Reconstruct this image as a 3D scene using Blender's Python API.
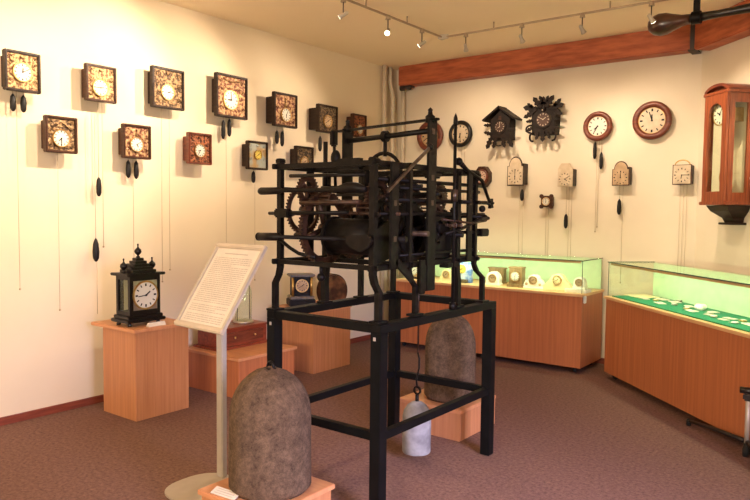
import bpy, bmesh, math, random
from mathutils import Vector, Matrix
random.seed(4)
PI = math.pi
S = bpy.context.scene
for o in list(bpy.data.objects): bpy.data.objects.remove(o)
col = S.collection

# ------------------------------------------------------------------ camera, light, exposure
cam_d = bpy.data.cameras.new('camera'); cam = bpy.data.objects.new('camera', cam_d); col.objects.link(cam)
yaw, pitch, roll = 0.65, 0.0574, 0.0106
f = Vector((-math.sin(yaw)*math.cos(pitch), math.cos(yaw)*math.cos(pitch), -math.sin(pitch)))
r = Vector((math.cos(yaw), math.sin(yaw), 0)); u = r.cross(f)
r2 = math.cos(roll)*r + math.sin(roll)*u; u2 = -math.sin(roll)*r + math.cos(roll)*u
cam.matrix_world = Matrix(((r2.x, u2.x, -f.x, 0), (r2.y, u2.y, -f.y, 0), (r2.z, u2.z, -f.z, 1.6), (0, 0, 0, 1)))
cam_d.sensor_width = 36; cam_d.lens = 681.6/750*36; cam_d.clip_start = .05
S.camera = cam
S.view_settings.view_transform = 'Standard'; S.view_settings.look = 'None'
S.view_settings.gamma = 1; S.view_settings.use_curve_mapping = False
S.view_settings.exposure = 1.13
w = bpy.data.worlds.new('sky'); S.world = w; w.use_nodes = True
w.node_tree.nodes['Background'].inputs[0].default_value = (.62, .75, 1, 1)
w.node_tree.nodes['Background'].inputs[1].default_value = 1.0

def area_light(name, loc, target, sx, sy, power, colr):
    d = bpy.data.lights.new(name, 'AREA'); d.shape = 'RECTANGLE'; d.size = sx; d.size_y = sy; d.energy = power; d.color = colr
    o = bpy.data.objects.new(name, d); col.objects.link(o); o.location = loc
    o.rotation_euler = (Vector(target)-Vector(loc)).to_track_quat('-Z', 'Y').to_euler()
    return o
WARM = (1.0, .79, .57)
# daylight by the right window; added warm ceiling fill behind the camera
area_light('window_daylight_fill', (2.12, 1.6, 1.65), (-1.2, 3.0, .0), 1.7, 1.3, 36, (.70, .64, 1.0)).data.spread = math.radians(62)
area_light('window_daylight_fill', (-1.2, -2.40, 1.75), (-2.6, 3.0, 3.4), 2.1, 1.4, 105, (1.0, .82, .62))
SPOT = 70

# ------------------------------------------------------------------ materials
def mat(name, c, rough=.6, metal=0, c2=None, scale=12, stretch=(1, 1, 1), bump=0, detail=6, emit=None, est=1, lo=.35, hi=.65, spec=.5, kind='noise', bdist=.01, nr=.5):
    m = bpy.data.materials.new(name); m.use_nodes = True; nt = m.node_tree; b = nt.nodes['Principled BSDF']
    b.inputs['Base Color'].default_value = (*c, 1); b.inputs['Roughness'].default_value = rough
    b.inputs['Metallic'].default_value = metal; b.inputs['Specular IOR Level'].default_value = spec
    if emit: b.inputs['Emission Color'].default_value = (*emit, 1); b.inputs['Emission Strength'].default_value = est
    tc = nt.nodes.new('ShaderNodeTexCoord'); mp = nt.nodes.new('ShaderNodeMapping'); nt.links.new(tc.outputs['Object'], mp.inputs[0])
    mp.inputs['Scale'].default_value = stretch
    if kind == 'voronoi':
        n = nt.nodes.new('ShaderNodeTexVoronoi'); n.inputs['Scale'].default_value = scale; out = n.outputs['Distance']
    else:
        n = nt.nodes.new('ShaderNodeTexNoise'); n.inputs['Scale'].default_value = scale; n.inputs['Detail'].default_value = detail; n.inputs['Roughness'].default_value = nr; out = n.outputs['Fac']
    nt.links.new(mp.outputs[0], n.inputs['Vector'])
    cr = nt.nodes.new('ShaderNodeValToRGB'); cr.color_ramp.elements[0].position = lo; cr.color_ramp.elements[1].position = hi
    if c2 is None: c2 = tuple(x*.9 for x in c)
    cr.color_ramp.elements[0].color = (*c2, 1); cr.color_ramp.elements[1].color = (*c, 1)
    nt.links.new(out, cr.inputs[0]); nt.links.new(cr.outputs[0], b.inputs['Base Color'])
    if bump:
        bp = nt.nodes.new('ShaderNodeBump'); bp.inputs['Strength'].default_value = bump; bp.inputs['Distance'].default_value = bdist
        nt.links.new(out, bp.inputs['Height']); nt.links.new(bp.outputs[0], b.inputs['Normal'])
    return m
M = {}
M['wall'] = mat('cream_plaster', (.80, .68, .50), .9, c2=(.78, .66, .48), scale=3, bump=.05)
M['wall_back'] = mat('pale_plaster', (.78, .68, .53), .9, c2=(.75, .65, .50), scale=3, bump=.05)
M['ceiling'] = mat('ceiling_paint', (.93, .77, .55), .95, c2=(.91, .75, .53), scale=1.2, bump=.03)
M['carpet'] = mat('brown_carpet', (.29, .155, .115), .95, c2=(.10, .052, .040), scale=45, detail=12, nr=.8, bump=.6, lo=.36, hi=.64, spec=.25)
M['base'] = mat('baseboard_wood', (.26, .06, .03), .45, c2=(.17, .035, .02), scale=6, stretch=(1, 1, 12))
M['beam'] = mat('reddish_beam_wood', (.50, .13, .050), .5, c2=(.30, .065, .025), scale=3.0, stretch=(1.4, 1.4, 9), bump=.25, detail=9)
M['beam_end'] = mat('dark_iron_strap', (.05, .035, .03), .6)
M['lam'] = mat('beech_laminate', (.56, .245, .105), .42, c2=(.47, .19, .078), scale=5, stretch=(9, 9, .35), detail=5)
M['lam2'] = mat('cabinet_laminate', (.52, .175, .065), .45, c2=(.42, .135, .05), scale=4, stretch=(10, 10, .3), detail=5)
M['lamtop'] = mat('laminate_top', (.66, .30, .13), .4, c2=(.58, .25, .11), scale=5, stretch=(.5, 8, 3), detail=4)
M['edge'] = mat('pale_edge_band', (.75, .46, .22), .45)
M['mahog'] = mat('red_mahogany', (.30, .06, .025), .3, c2=(.17, .03, .014), scale=5, stretch=(8, 1, 8))
M['iron'] = mat('black_iron', (.010, .008, .007), .45, c2=(.004, .003, .0025), scale=30, bump=.15, spec=.16)
M['stand'] = mat('black_painted_steel', (.005, .005, .005), .5, c2=(.003, .003, .003), spec=.15)
M['iron2'] = mat('worn_brown_iron', (.075, .032, .016), .45, metal=.3, c2=(.02, .010, .007), scale=25, bump=.2)
M['steel'] = mat('worn_steel', (.16, .12, .09), .35, metal=.8, c2=(.07, .05, .04), scale=20)
M['stone'] = mat('rough_brown_stone', (.22, .140, .085), .95, c2=(.060, .036, .022), scale=16, detail=14, nr=.9, bump=1.0, lo=.40, hi=.60, spec=.2, bdist=.014)
M['weight'] = mat('grey_cast_weight', (.34, .33, .32), .6, c2=(.2, .19, .19), scale=14, bump=.2)
M['alu'] = mat('matt_aluminium', (.52, .46, .38), .45, metal=.35)
M['railmetal'] = mat('tan_rail_metal', (.42, .32, .22), .4, metal=.3)
M['board'] = mat('cream_sign_board', (.60, .50, .37), .55)
M['paper'] = mat('white_paper', (.74, .66, .54), .8)
M['ink'] = mat('grey_ink', (.50, .42, .33), .8)
M['black'] = mat('black_lacquer', (.008, .006, .005), .3, spec=.35)
M['darkwood'] = mat('dark_frame_wood', (.034, .015, .009), .45, spec=.3, c2=(.016, .008, .005), scale=8, stretch=(1, 1, 6))
M['brownwood'] = mat('brown_frame_wood', (.075, .028, .014), .45, spec=.3, c2=(.04, .015, .008), scale=8, stretch=(1, 1, 6))
M['tanwood'] = mat('light_brown_wood', (.30, .19, .09), .4, c2=(.2, .12, .055), scale=8, stretch=(6, 1, 1))
M['redwood'] = mat('red_brown_wood', (.20, .048, .022), .32, c2=(.10, .022, .012), scale=7, stretch=(1, 1, 6))
M['case'] = mat('regulator_walnut', (.33, .085, .030), .3, c2=(.17, .038, .015), scale=6, stretch=(12, 12, .6))
M['carved'] = mat('carved_walnut', (.018, .009, .006), .6, c2=(.008, .005, .004), scale=30, bump=.5, spec=.25)
M['cone'] = mat('dark_cast_iron_weight', (.010, .008, .008), .5, spec=.3)
M['dial'] = mat('white_enamel', (.72, .69, .60), .3, c2=(.70, .67, .58))
M['dial_cream'] = mat('cream_painted_dial', (.66, .54, .39), .5, c2=(.55, .43, .29), scale=15)
M['dial_pink'] = mat('pinkish_dial', (.62, .42, .32), .5, c2=(.50, .32, .24), scale=12)
M['dial_dark'] = mat('dark_carved_dial', (.07, .030, .020), .5)
M['dial_tan'] = mat('tan_dial', (.52, .36, .21), .5, c2=(.38, .24, .13), scale=14)
M['ivory'] = mat('ivory_numeral', (.60, .50, .38), .5)
M['brass'] = mat('brass', (.70, .46, .16), .3, metal=.9, c2=(.5, .3, .1), scale=14)
M['silver'] = mat('silvery_plate', (.6, .55, .48), .3, metal=.9)
M['chain'] = mat('brass_chain', (.50, .38, .22), .5, metal=.3)
M['white'] = mat('white_china', (.85, .83, .74), .35, c2=(.82, .79, .70))
M['cream'] = mat('cream_china', (.80, .68, .40), .35, c2=(.72, .60, .33), scale=15)
M['felt'] = mat('green_felt', (.0, .17, .08), .95, c2=(.0, .16, .065), scale=60)
M['panel'] = mat('pale_case_back', (.52, .72, .46), .8)
M['copper'] = mat('tarnished_copper', (.25, .11, .06), .3, metal=.75, c2=(.08, .04, .03), scale=9, lo=.4, hi=.6)
M['marble'] = mat('brown_marble', (.16, .12, .07), .35, c2=(.05, .04, .03), scale=15)
M['blue'] = mat('blue_paint', (.10, .20, .50), .5, c2=(.55, .62, .70), scale=9, lo=.45, hi=.55)
M['yellow'] = mat('yellow_paint', (.75, .58, .10), .5)
M['plastic'] = mat('white_plastic', (.8, .8, .76), .5)
M['rubber'] = mat('black_rubber', (.012, .012, .012), .7)
M['horn'] = mat('dark_glossy_horn', (.013, .009, .008), .3, spec=.6)
M['horn2'] = mat('brown_polished_bulb', (.10, .036, .018), .3, c2=(.02, .010, .007), scale=5, spec=.6)
M['bulb'] = mat('lit_lamp_face', (1, .9, .7), .5, emit=(1, .86, .62), est=9)
M['tube'] = mat('lit_tube', (1, 1, .9), .5, emit=(.9, 1, .7), est=.9)
M['lining'] = mat('pale_case_lining', (.62, .52, .36), .7)
M['pipe'] = mat('painted_pipe', (.68, .58, .44), .5)
M['screen'] = mat('window_frame_paint', (.7, .68, .62), .5)
def relief(name, gold, dark, sc):
    return mat(name, gold, .42, metal=.45, c2=dark, scale=sc, kind='noise', bump=1.0, detail=4, lo=.42, hi=.58, bdist=.010)
M['rel_gold'] = relief('embossed_gold_plate', (.46, .31, .14), (.12, .05, .02), 50)
M['rel_bronze'] = relief('embossed_bronze_plate', (.34, .21, .10), (.06, .03, .015), 55)
M['rel_dark'] = relief('embossed_dark_plate', (.22, .15, .08), (.03, .02, .018), 55)
M['rel_color'] = relief('painted_relief_plate', (.48, .30, .15), (.13, .035, .02), 40)
M['rel_blue'] = relief('pale_blue_painted_plate', (.42, .46, .42), (.50, .33, .14), 9)
M['rel_red'] = relief('red_brown_relief_plate', (.40, .14, .06), (.06, .02, .012), 50)
g = bpy.data.materials.new('pale_green_glass'); g.use_nodes = True; nt = g.node_tree; nt.nodes.clear()
mo = nt.nodes.new('ShaderNodeOutputMaterial'); mx = nt.nodes.new('ShaderNodeMixShader'); tr = nt.nodes.new('ShaderNodeBsdfTransparent')
gl = nt.nodes.new('ShaderNodeBsdfGlossy'); lw = nt.nodes.new('ShaderNodeLayerWeight'); fr = nt.nodes.new('ShaderNodeMapRange'); pw = nt.nodes.new('ShaderNodeMath'); pw.operation = 'POWER'; pw.inputs[1].default_value = 4.0; nt.links.new(lw.outputs['Facing'], pw.inputs[0]); nt.links.new(pw.outputs[0], fr.inputs[0]); fr.inputs[3].default_value = .02; fr.inputs[4].default_value = .45
tr.inputs[0].default_value = (.965, .995, .955, 1); gl.inputs['Roughness'].default_value = .04; gl.inputs[0].default_value = (.9, 1, .9, 1)
nt.links.new(fr.outputs[0], mx.inputs[0]); nt.links.new(tr.outputs[0], mx.inputs[1]); nt.links.new(gl.outputs[0], mx.inputs[2]); nt.links.new(mx.outputs[0], mo.inputs[0])
M['glass'] = g
M['glassedge'] = mat('dark_green_glass_edge', (.05, .10, .07), .2)

# ------------------------------------------------------------------ mesh builder
def V(*a): return Vector(a)
class MB:
    def __init__(s): s.bm = bmesh.new()
    def box(s, c, d, rot=None, bev=0):
        t = bmesh.new(); bmesh.ops.create_cube(t, size=1)
        for v in t.verts: v.co = Vector((v.co.x*d[0], v.co.y*d[1], v.co.z*d[2]))
        if bev: bmesh.ops.bevel(t, geom=t.edges[:], offset=bev, segments=2, affect='EDGES')
        if rot is not None:
            for v in t.verts: v.co = rot @ v.co
        for v in t.verts: v.co += Vector(c)
        s._add(t); return s
    def _add(s, t):
        mp = {}
        for v in t.verts: mp[v] = s.bm.verts.new(v.co)
        for fc in t.faces:
            try:
                nf = s.bm.faces.new([mp[v] for v in fc.verts]); nf.smooth = fc.smooth
            except ValueError: pass
        t.free()
    def loft(s, rings, cap=True, smooth=True, closed=False):
        vs = [[s.bm.verts.new(p) for p in rg] for rg in rings]; n = len(vs[0])
        R = range(len(vs)) if closed else range(len(vs)-1)
        for i in R:
            j = (i+1) % len(vs)
            for k in range(n):
                q = (k+1) % n
                fc = s.bm.faces.new((vs[i][k], vs[i][q], vs[j][q], vs[j][k])); fc.smooth = smooth
        if cap and not closed:
            s.bm.faces.new(list(reversed(vs[0]))); s.bm.faces.new(vs[-1])
        return s
    @staticmethod
    def frame(d):
        d = d.normalized(); a = V(0, 0, 1) if abs(d.z) < .9 else V(1, 0, 0)
        x = d.cross(a).normalized(); return x, d.cross(x).normalized()
    def cyl(s, a, b, r0, r1=None, n=16, smooth=True):
        a = Vector(a); b = Vector(b); r1 = r0 if r1 is None else r1; x, y = s.frame(b-a)
        rg = lambda c, q: [c + (x*math.cos(2*PI*k/n) + y*math.sin(2*PI*k/n))*q for k in range(n)]
        return s.loft([rg(a, r0), rg(b, r1)], smooth=smooth)
    def tube(s, pts, rad, n=8, closed=False):
        pts = [Vector(p) for p in pts]; rings = []; N = len(pts); px = None
        for i, p in enumerate(pts):
            if closed: d = pts[(i+1) % N]-pts[i-1]
            else: d = pts[min(i+1, N-1)]-pts[max(i-1, 0)]
            x, y = s.frame(d)
            if px is not None:
                x = (px - d.normalized()*px.dot(d.normalized())).normalized(); y = d.normalized().cross(x)
            px = x; rr = rad[i] if isinstance(rad, (list, tuple)) else rad
            rings.append([p+(x*math.cos(2*PI*k/n)+y*math.sin(2*PI*k/n))*rr for k in range(n)])
        return s.loft(rings, closed=closed)
    def lathe(s, prof, c=(0, 0, 0), axis='z', n=28):
        rings = []
        for (q, h) in prof:
            rg = []
            for k in range(n):
                a = 2*PI*k/n; ca, sa = math.cos(a)*q, math.sin(a)*q
                p = {'z': V(ca, sa, h), 'y': V(ca, h, sa), 'x': V(h, ca, sa)}[axis]; rg.append(Vector(c)+p)
            rings.append(rg)
        return s.loft(rings)
    def ring(s, c, axis, ro, ri, t, n=32, teeth=0, th=.012):
        # flat annulus of thickness t with optional teeth
        c = Vector(c); N = teeth*4 if teeth else n
        def P(rad, h, k):
            a = 2*PI*k/N; ca, sa = math.cos(a)*rad, math.sin(a)*rad
            return c + {'z': V(ca, sa, h), 'y': V(ca, h, sa), 'x': V(h, ca, sa)}[axis]
        rings = []
        for k in range(N):
            o = ro + (th if (teeth and k % 4 in (0, 1)) else 0)
            rings.append([P(o, -t/2, k), P(o, t/2, k), P(ri, t/2, k), P(ri, -t/2, k)])
        return s.loft(rings, closed=True, smooth=False)
    def prism(s, pts, h0, h1, axis='y', c=(0, 0, 0)):
        f_ = {'y': lambda a, b, h: V(a, h, b), 'z': lambda a, b, h: V(a, b, h), 'x': lambda a, b, h: V(h, a, b)}[axis]
        return s.loft([[Vector(c)+f_(a, b, h0) for a, b in pts], [Vector(c)+f_(a, b, h1) for a, b in pts]], smooth=False)
    def sphere(s, c, q, sc=(1, 1, 1), n=14):
        t = bmesh.new(); bmesh.ops.create_uvsphere(t, u_segments=n, v_segments=n//2+2, radius=q)
        for v in t.verts: v.co = Vector((v.co.x*sc[0], v.co.y*sc[1], v.co.z*sc[2]))+Vector(c)
        for fc in t.faces: fc.smooth = True
        s._add(t); return s
    def wheel(s, c, axis, ro, rim, t, teeth=0, spokes=4, hub=.03, th=.012, a0=.3):
        s.ring(c, axis, ro, ro-rim, t, teeth=teeth, th=th)
        c = Vector(c)
        for k in range(spokes):
            a = a0+2*PI*k/spokes; d = {'x': V(0, math.cos(a), math.sin(a)), 'y': V(math.cos(a), 0, math.sin(a)), 'z': V(math.cos(a), math.sin(a), 0)}[axis]
            s.cyl(c+d*hub*.5, c+d*(ro-rim*.5), t*.6, n=6)
        ax = {'x': V(1, 0, 0), 'y': V(0, 1, 0), 'z': V(0, 0, 1)}[axis]
        s.cyl(c-ax*t, c+ax*t, hub); return s
    def build(s, name, m, parent=None, world=True):
        """vertices are in world space; they are stored relative to the parent's place (world=False: already local)"""
        bmesh.ops.recalc_face_normals(s.bm, faces=s.bm.faces[:])
        me = bpy.data.meshes.new(name)
        if world and parent is not None:
            inv = wm(parent).inverted()
            for v in s.bm.verts: v.co = inv @ v.co
        s.bm.to_mesh(me); s.bm.free(); me.materials.append(M[m] if isinstance(m, str) else m)
        o = bpy.data.objects.new(name, me); col.objects.link(o)
        if parent is not None: o.parent = parent
        return o
def wm(o):
    m = Matrix.LocRotScale(o.location, o.rotation_euler, o.scale)
    return wm(o.parent) @ m if o.parent else m
def thing(name, label, cat, loc=(0, 0, 0), rz=0, group=None):
    o = bpy.data.objects.new(name, None); col.objects.link(o); o.empty_display_size = .1
    o.location = loc; o.rotation_euler = (0, 0, rz); tag(o, label, cat, group); return o
def tag(o, label, cat, group=None):
    o['label'] = label; o['category'] = cat
    if group: o['group'] = group
    return o
def struct(name, mb, m, parent=None):
    o = mb.build(name, m, parent)
    if parent is None: o['kind'] = 'structure'
    return o
def lab(o, s): o['label'] = s; return o

# ------------------------------------------------------------------ the room
XL, YB, ZC = -5.15, 7.20, 3.40
CX = -1.538                       # corner of back wall and diagonal wall
XR, YF = 2.2, -2.5
YD = YB-(XR-CX)                   # diagonal wall meets the right wall
plan = [(XL, YF), (XR, YF), (XR, YD), (CX, YB), (XL, YB)]
struct('floor', MB().prism(plan, -.1, 0, 'z'), 'carpet')
struct('ceiling', MB().prism(plan, ZC, ZC+.1, 'z'), 'ceiling')
struct('wall_left', MB().box((XL-.05, (YF+YB)/2, ZC/2), (.1, YB-YF+.2, ZC)), 'wall')
struct('wall_back', MB().box(((XL+CX)/2, YB+.05, ZC/2), (CX-XL, .1, ZC)), 'wall_back')
dl = (XR-CX)*math.sqrt(2); R45 = Matrix.Rotation(-PI/4, 3, 'Z')
dc = V((CX+XR)/2+.0354, (YB+YD)/2+.0354, ZC/2)
struct('wall_diagonal', MB().box(dc, (dl, .1, ZC), R45), 'wall_back')
def wall_with_hole(name, axis, pos, a0, a1, h0, h1, z0, z1):
    m = MB()
    def b(p0, p1, q0, q1):
        c = (p0+p1)/2; s_ = p1-p0
        if s_ <= 0: return
        if axis == 'x': m.box((pos, c, (q0+q1)/2), (.1, s_, q1-q0))
        else: m.box((c, pos, (q0+q1)/2), (s_, .1, q1-q0))
    b(a0, h0, 0, ZC); b(h1, a1, 0, ZC); b(h0, h1, 0, z0); b(h0, h1, z1, ZC)
    return struct(name, m, 'wall')
wall_with_hole('wall_right', 'x', XR+.05, YF, YD, .7, 2.5, .9, 2.4)
wall_with_hole('wall_front', 'y', YF-.05, XL, XR, -2.3, -.1, 1.0, 2.5)
def window(name, axis, pos, a0, a1, z0, z1):
    t = bpy.data.objects.new(name, None); col.objects.link(t); t['kind'] = 'structure'; t.location = (pos, (a0+a1)/2, z0) if axis == 'x' else ((a0+a1)/2, pos, z0)
    m = MB()
    def b(p0, p1, q0, q1):
        if axis == 'x': m.box((pos, (p0+p1)/2, (q0+q1)/2), (.06, p1-p0, q1-q0))
        else: m.box(((p0+p1)/2, pos, (q0+q1)/2), (p1-p0, .06, q1-q0))
    b(a0, a1, z0, z0+.06); b(a0, a1, z1-.06, z1); b(a0, a0+.06, z0+.06, z1-.06); b(a1-.06, a1, z0+.06, z1-.06)
    mid = (a0+a1)/2; b(mid-.03, mid+.03, z0+.06, z1-.06); m.build('window_frame', 'screen', t)
    g_ = MB()
    if axis == 'x': g_.box((pos, mid, (z0+z1)/2), (.006, a1-a0-.1, z1-z0-.1))
    else: g_.box((mid, pos, (z0+z1)/2), (a1-a0-.1, .006, z1-z0-.1))
    g_.build('window_pane', 'glass', t)
window('window_1', 'x', XR+.05, .7, 2.5, .9, 2.4); window('window_2', 'y', YF-.05, -2.3, -.1, 1.0, 2.5)
struct('baseboard_left', MB().box((XL+.009, (YF+YB)/2, .03), (.018, YB-YF, .06), bev=.003), 'base')
struct('baseboard_back', MB().box(((XL+CX)/2, YB-.009, .03), (CX-XL-.02, .018, .06), bev=.003), 'base')
bd = V((CX+XR)/2-.00636, (YB+YD)/2-.00636, .03)
struct('baseboard_diagonal', MB().box(bd, (dl-.04, .018, .06), R45, bev=.003), 'base')
# ceiling beams
struct('trim_1', MB().box((-3.31, 7.115, 3.28), (3.40, .17, .24), bev=.012), 'beam')
o = MB().box((-1.585, 7.09, 3.28), (.045, .19, .26), bev=.004); o.box((-1.585, 7.09, 3.148), (.08, .19, .012))
struct('trim_2', o, 'beam_end')
bc = V(CX, YB, 0)+V(.7071, -.7071, 0)*2.62+V(-.7071, -.7071, 0)*.085
struct('trim_3', MB().box((bc.x, bc.y, 3.27), (5.0, .17, .255), R45, bev=.012), 'beam')
o = MB().cyl((-4.99, 7.06, 3.13), (-4.84, 7.06, 3.13), .028); o.box((-4.915, 7.09, 3.148), (.16, .1, .02))
struct('trim_4', o, 'beam_end')
# heating pipes in the corner
for i, (x, y, bend, lb) in enumerate([(-5.10, 6.87, 0, 'leftmost of the three cream heating pipes in the room corner'),
                                      (-5.08, 7.02, 1, 'middle heating pipe in the corner, bent near the ceiling'),
                                      (-5.00, 7.13, 0, 'rightmost cream corner pipe, ending under the end of the red beam')]):
    top = 3.12 if i == 2 else ZC
    pts = [(x, y, .0), (x, y, 2.95)] + ([(x, y, 3.02), (x-.012, y, 3.09), (x-.035, y, 3.17), (x-.045, y, 3.26)] if bend else []) + [(x-(.045 if bend else 0), y, top)]
    t = thing('heating_pipe', lb, 'pipe', (x, y, 0), 0, 'heating pipes in the corner')
    MB().tube(pts, .026, 14).build('pipe', 'pipe', t)
    MB().cyl((x, y, 1.38), (x, y, 1.42), .031).build('joint_collar', 'pipe', t)

# ------------------------------------------------------------------ track lights
RX, RY, RZ = -3.667, 5.90, 3.335
t = thing('light_rail', 'thin metal ceiling rail running along the left side of the room', 'light rail', (RX, 3.1, RZ))
MB().box((RX, 3.15, RZ), (.014, 5.5, .016)).build('rail', 'railmetal', t)
for y in (.8, 2.2, 3.9, 4.66, 5.28): MB().cyl((RX, y, RZ), (RX, y, ZC), .007, n=8).build('hanger', 'railmetal', t)
t = thing('light_rail', 'thin metal ceiling rail running in front of the red beam', 'light rail', (-2, RY, RZ))
MB().box((-1.9, RY, RZ), (3.5, .014, .016)).build('rail', 'railmetal', t)
for x in (-3.10, -2.0, -.9): MB().cyl((x, RY, RZ), (x, RY, ZC), .007, n=8).build('hanger', 'railmetal', t)
o = MB().prism([(-.05, -.035), (.05, 0), (-.05, .035)], RZ-.018, RZ+.025, 'z', (RX+.02, RY, 0)).build('rail_connector', 'alu')
tag(o, 'small wedge connector joining the two ceiling rails', 'rail connector'); 
def track_spot(loc, target, label, power=SPOT, size=70, blend=.9, colr=WARM):
    t = thing('track_spotlight', label, 'spotlight', loc, 0, 'track spotlights under the ceiling')
    L = Vector(loc); d = (Vector(target)-(L+V(0, 0, -.13))).normalized()
    MB().cyl(L+V(0, 0, -.012), L+V(0, 0, .025), .024, .018).build('rail_adapter', 'railmetal', t)
    MB().cyl(L+V(0, 0, -.10), L, .005, n=8).build('stem', 'steel', t)
    p = L+V(0, 0, -.115)
    MB().tube([p-d*.045, p-d*.038, p, p+d*.022, p+d*.036], [.008, .015, .016, .020, .025], 16).build('lamp_head', 'alu', t)
    MB().cyl(p+d*.034, p+d*.0375, .021).build('lamp_face', 'bulb', t)
    ld = bpy.data.lights.new('spot_light', 'SPOT'); ld.energy = power; ld.color = colr; ld.spot_size = math.radians(size); ld.spot_blend = blend; ld.shadow_soft_size = .03
    lo = bpy.data.objects.new('spot_light', ld); col.objects.link(lo); lo.parent = t
    lo.location = (p+d*.055)-L; lo.rotation_euler = d.to_track_quat('-Z', 'Y').to_euler()
    return t
RZ0 = RZ-.02
for (y, tg, lb, pw, sz) in [
    (.85, (XL, 1.2, 2.0), 'track spotlight on the left rail farthest behind the viewer', 50, 90),
    (2.55, (XL, 2.0, 2.1), 'track spotlight on the left rail, above the free-standing text board', 55, 90),
    (3.45, (XL, 2.95, 2.45), 'track spotlight on the left rail, nearly over the iron clock movement', 100, 80),
    (4.36, (XL, 3.75, 2.4), 'leftmost of the visible spotlights on the ceiling rail, tilted to the left wall', 70, 80),
    (4.98, (-2.4, 2.0, .6), 'glaring lit spotlight on the left rail turned towards the viewer', 55, 90),
    (5.53, (XL, 4.9, 2.2), 'spotlight on the left rail nearest its joint with the second rail', 42, 85)]:
    track_spot((RX, y, RZ0), tg, lb, pw, sz)
for (x, tg, lb, pw, sz) in [
    (-3.40, (-3.9, YB, 2.1), 'spotlight on the back rail nearest the corner joint', 32, 85),
    (-2.81, (-2.7, YB, 1.9), 'second spotlight from the joint on the rail before the red beam', 32, 85),
    (-2.24, (-1.9, YB, 1.9), 'third spotlight from the joint on the rail before the red beam', 34, 85),
    (-1.66, (-1.0, 6.6, 1.9), 'spotlight on the back rail just above the bulb of the black horn', 40, 90),
    (-.85, (-.6, 6.2, 1.7), 'spotlight on the back rail beyond the picture edge', 50, 90)]:
    track_spot((x, RY, RZ0), tg, lb, pw, sz)

# long black horn under the ceiling
t = thing('long_black_horn', 'long black wooden horn with a brown club-shaped bulb slung under the ceiling', 'horn', (-1.0, 6.15, 3.2))
hp = [(-1.756, 3.203), (-1.745, 3.204), (-1.71, 3.204), (-1.66, 3.205), (-1.60, 3.207), (-1.54, 3.210), (-1.48, 3.213), (-1.42, 3.216)]
hr = [.012, .045, .078, .093, .088, .066, .047, .040]
MB().tube([(x, 6.15, z) for x, z in hp], hr, 24).build('bulb', 'horn2', t)
MB().tube([(-1.42, 6.15, 3.216), (-1.2, 6.15, 3.224), (-.98, 6.15, 3.232), (.3, 6.15, 3.27)], [.040, .030, .036, .044], 20).build('tube', 'horn', t)
o = MB().ring((-1.37, 6.15, 3.219), 'x', .052, .036, .07); o.box((-1.37, 6.15, 3.335), (.05, .02, .13)); o.build('hanging_clamp', 'iron', t)

# ------------------------------------------------------------------ wall clocks
# local frame: wall at y=0, front towards -y, x to the right, z up, origin at bottom middle
def dial(t, c, rad, y, m='dial', num='cone', hands='cone', hh=(1, 40), ring='brass', bez=.08, nm='dial', ticks=12):
    x, z = c
    MB().cyl((x, y, z), (x, y-.006, z), rad, n=32).build(nm, m, t, False)
    if ring: MB().ring((x, y-.005, z), 'y', rad*(1+bez), rad*.97, .012, n=32).build('dial_ring', ring, t, False)
    n_ = MB()
    for k in range(ticks):
        a = 2*PI*k/ticks; R_ = Matrix.Rotation(-a, 3, 'Y')
        n_.box(V(x, y-.0068, z)+R_ @ V(0, 0, rad*.80), (rad*.085 if k % 3 else rad*.13, .0016, rad*.20), R_)
    n_.build('numerals', num, t, False)
    h_ = MB()
    for a, l, w_ in (((hh[0]+hh[1]/60)/12*2*PI, .48, .10), (hh[1]/60*2*PI, .72, .07)):
        R_ = Matrix.Rotation(a, 3, 'Y'); h_.box(V(x, y-.010, z)+R_ @ V(0, 0, rad*l*.45), (rad*w_, .0016, rad*l), R_)
    h_.cyl((x, y-.008, z), (x, y-.013, z), rad*.08, n=10); h_.build('hands', hands, t, False)
def weights(t, lst, y=-.10, top=0):
    """lst of (x, z_top, z_bottom, r) ; z relative to the clock's bottom, chain drawn down from the case"""
    for (x, z1, z0, rr) in lst:
        MB().cyl((x, y, z1), (x, y, top+.01), .0022, n=6).build('chain', 'chain', t, False)
        L = z1-z0
        MB().lathe([(.003, z1), (rr*.45, z1-.01), (rr*.8, z1-.16*L), (rr, z1-.5*L), (rr*.95, z0+.18*L), (rr*.6, z0+.05*L), (.003, z0)], (x, y, 0), n=14).build('weight', 'cone', t, False)
def chains(t, lst, y=-.10, top=.01):
    for (x, z0) in lst:
        m = MB().cyl((x, y, z0), (x, y, top), .0018, n=6); m.sphere((x, y, z0), .008, n=8); m.build('chain', 'chain', t, False)
def place(t, wall, a, z):
    if wall == 'left': t.location = (XL, a, z); t.rotation_euler = (0, 0, PI/2)
    elif wall == 'back': t.location = (a, YB, z)
def scroll(m, x, z, s, y, k=1):
    pts = [(x+k*s*(.9-.75*i/14)*math.cos(i*.55)*.5, y, z+s*(.9-.75*i/14)*math.sin(i*.55)*.5) for i in range(15)]
    m.tube(pts, s*.075, 5)
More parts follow.
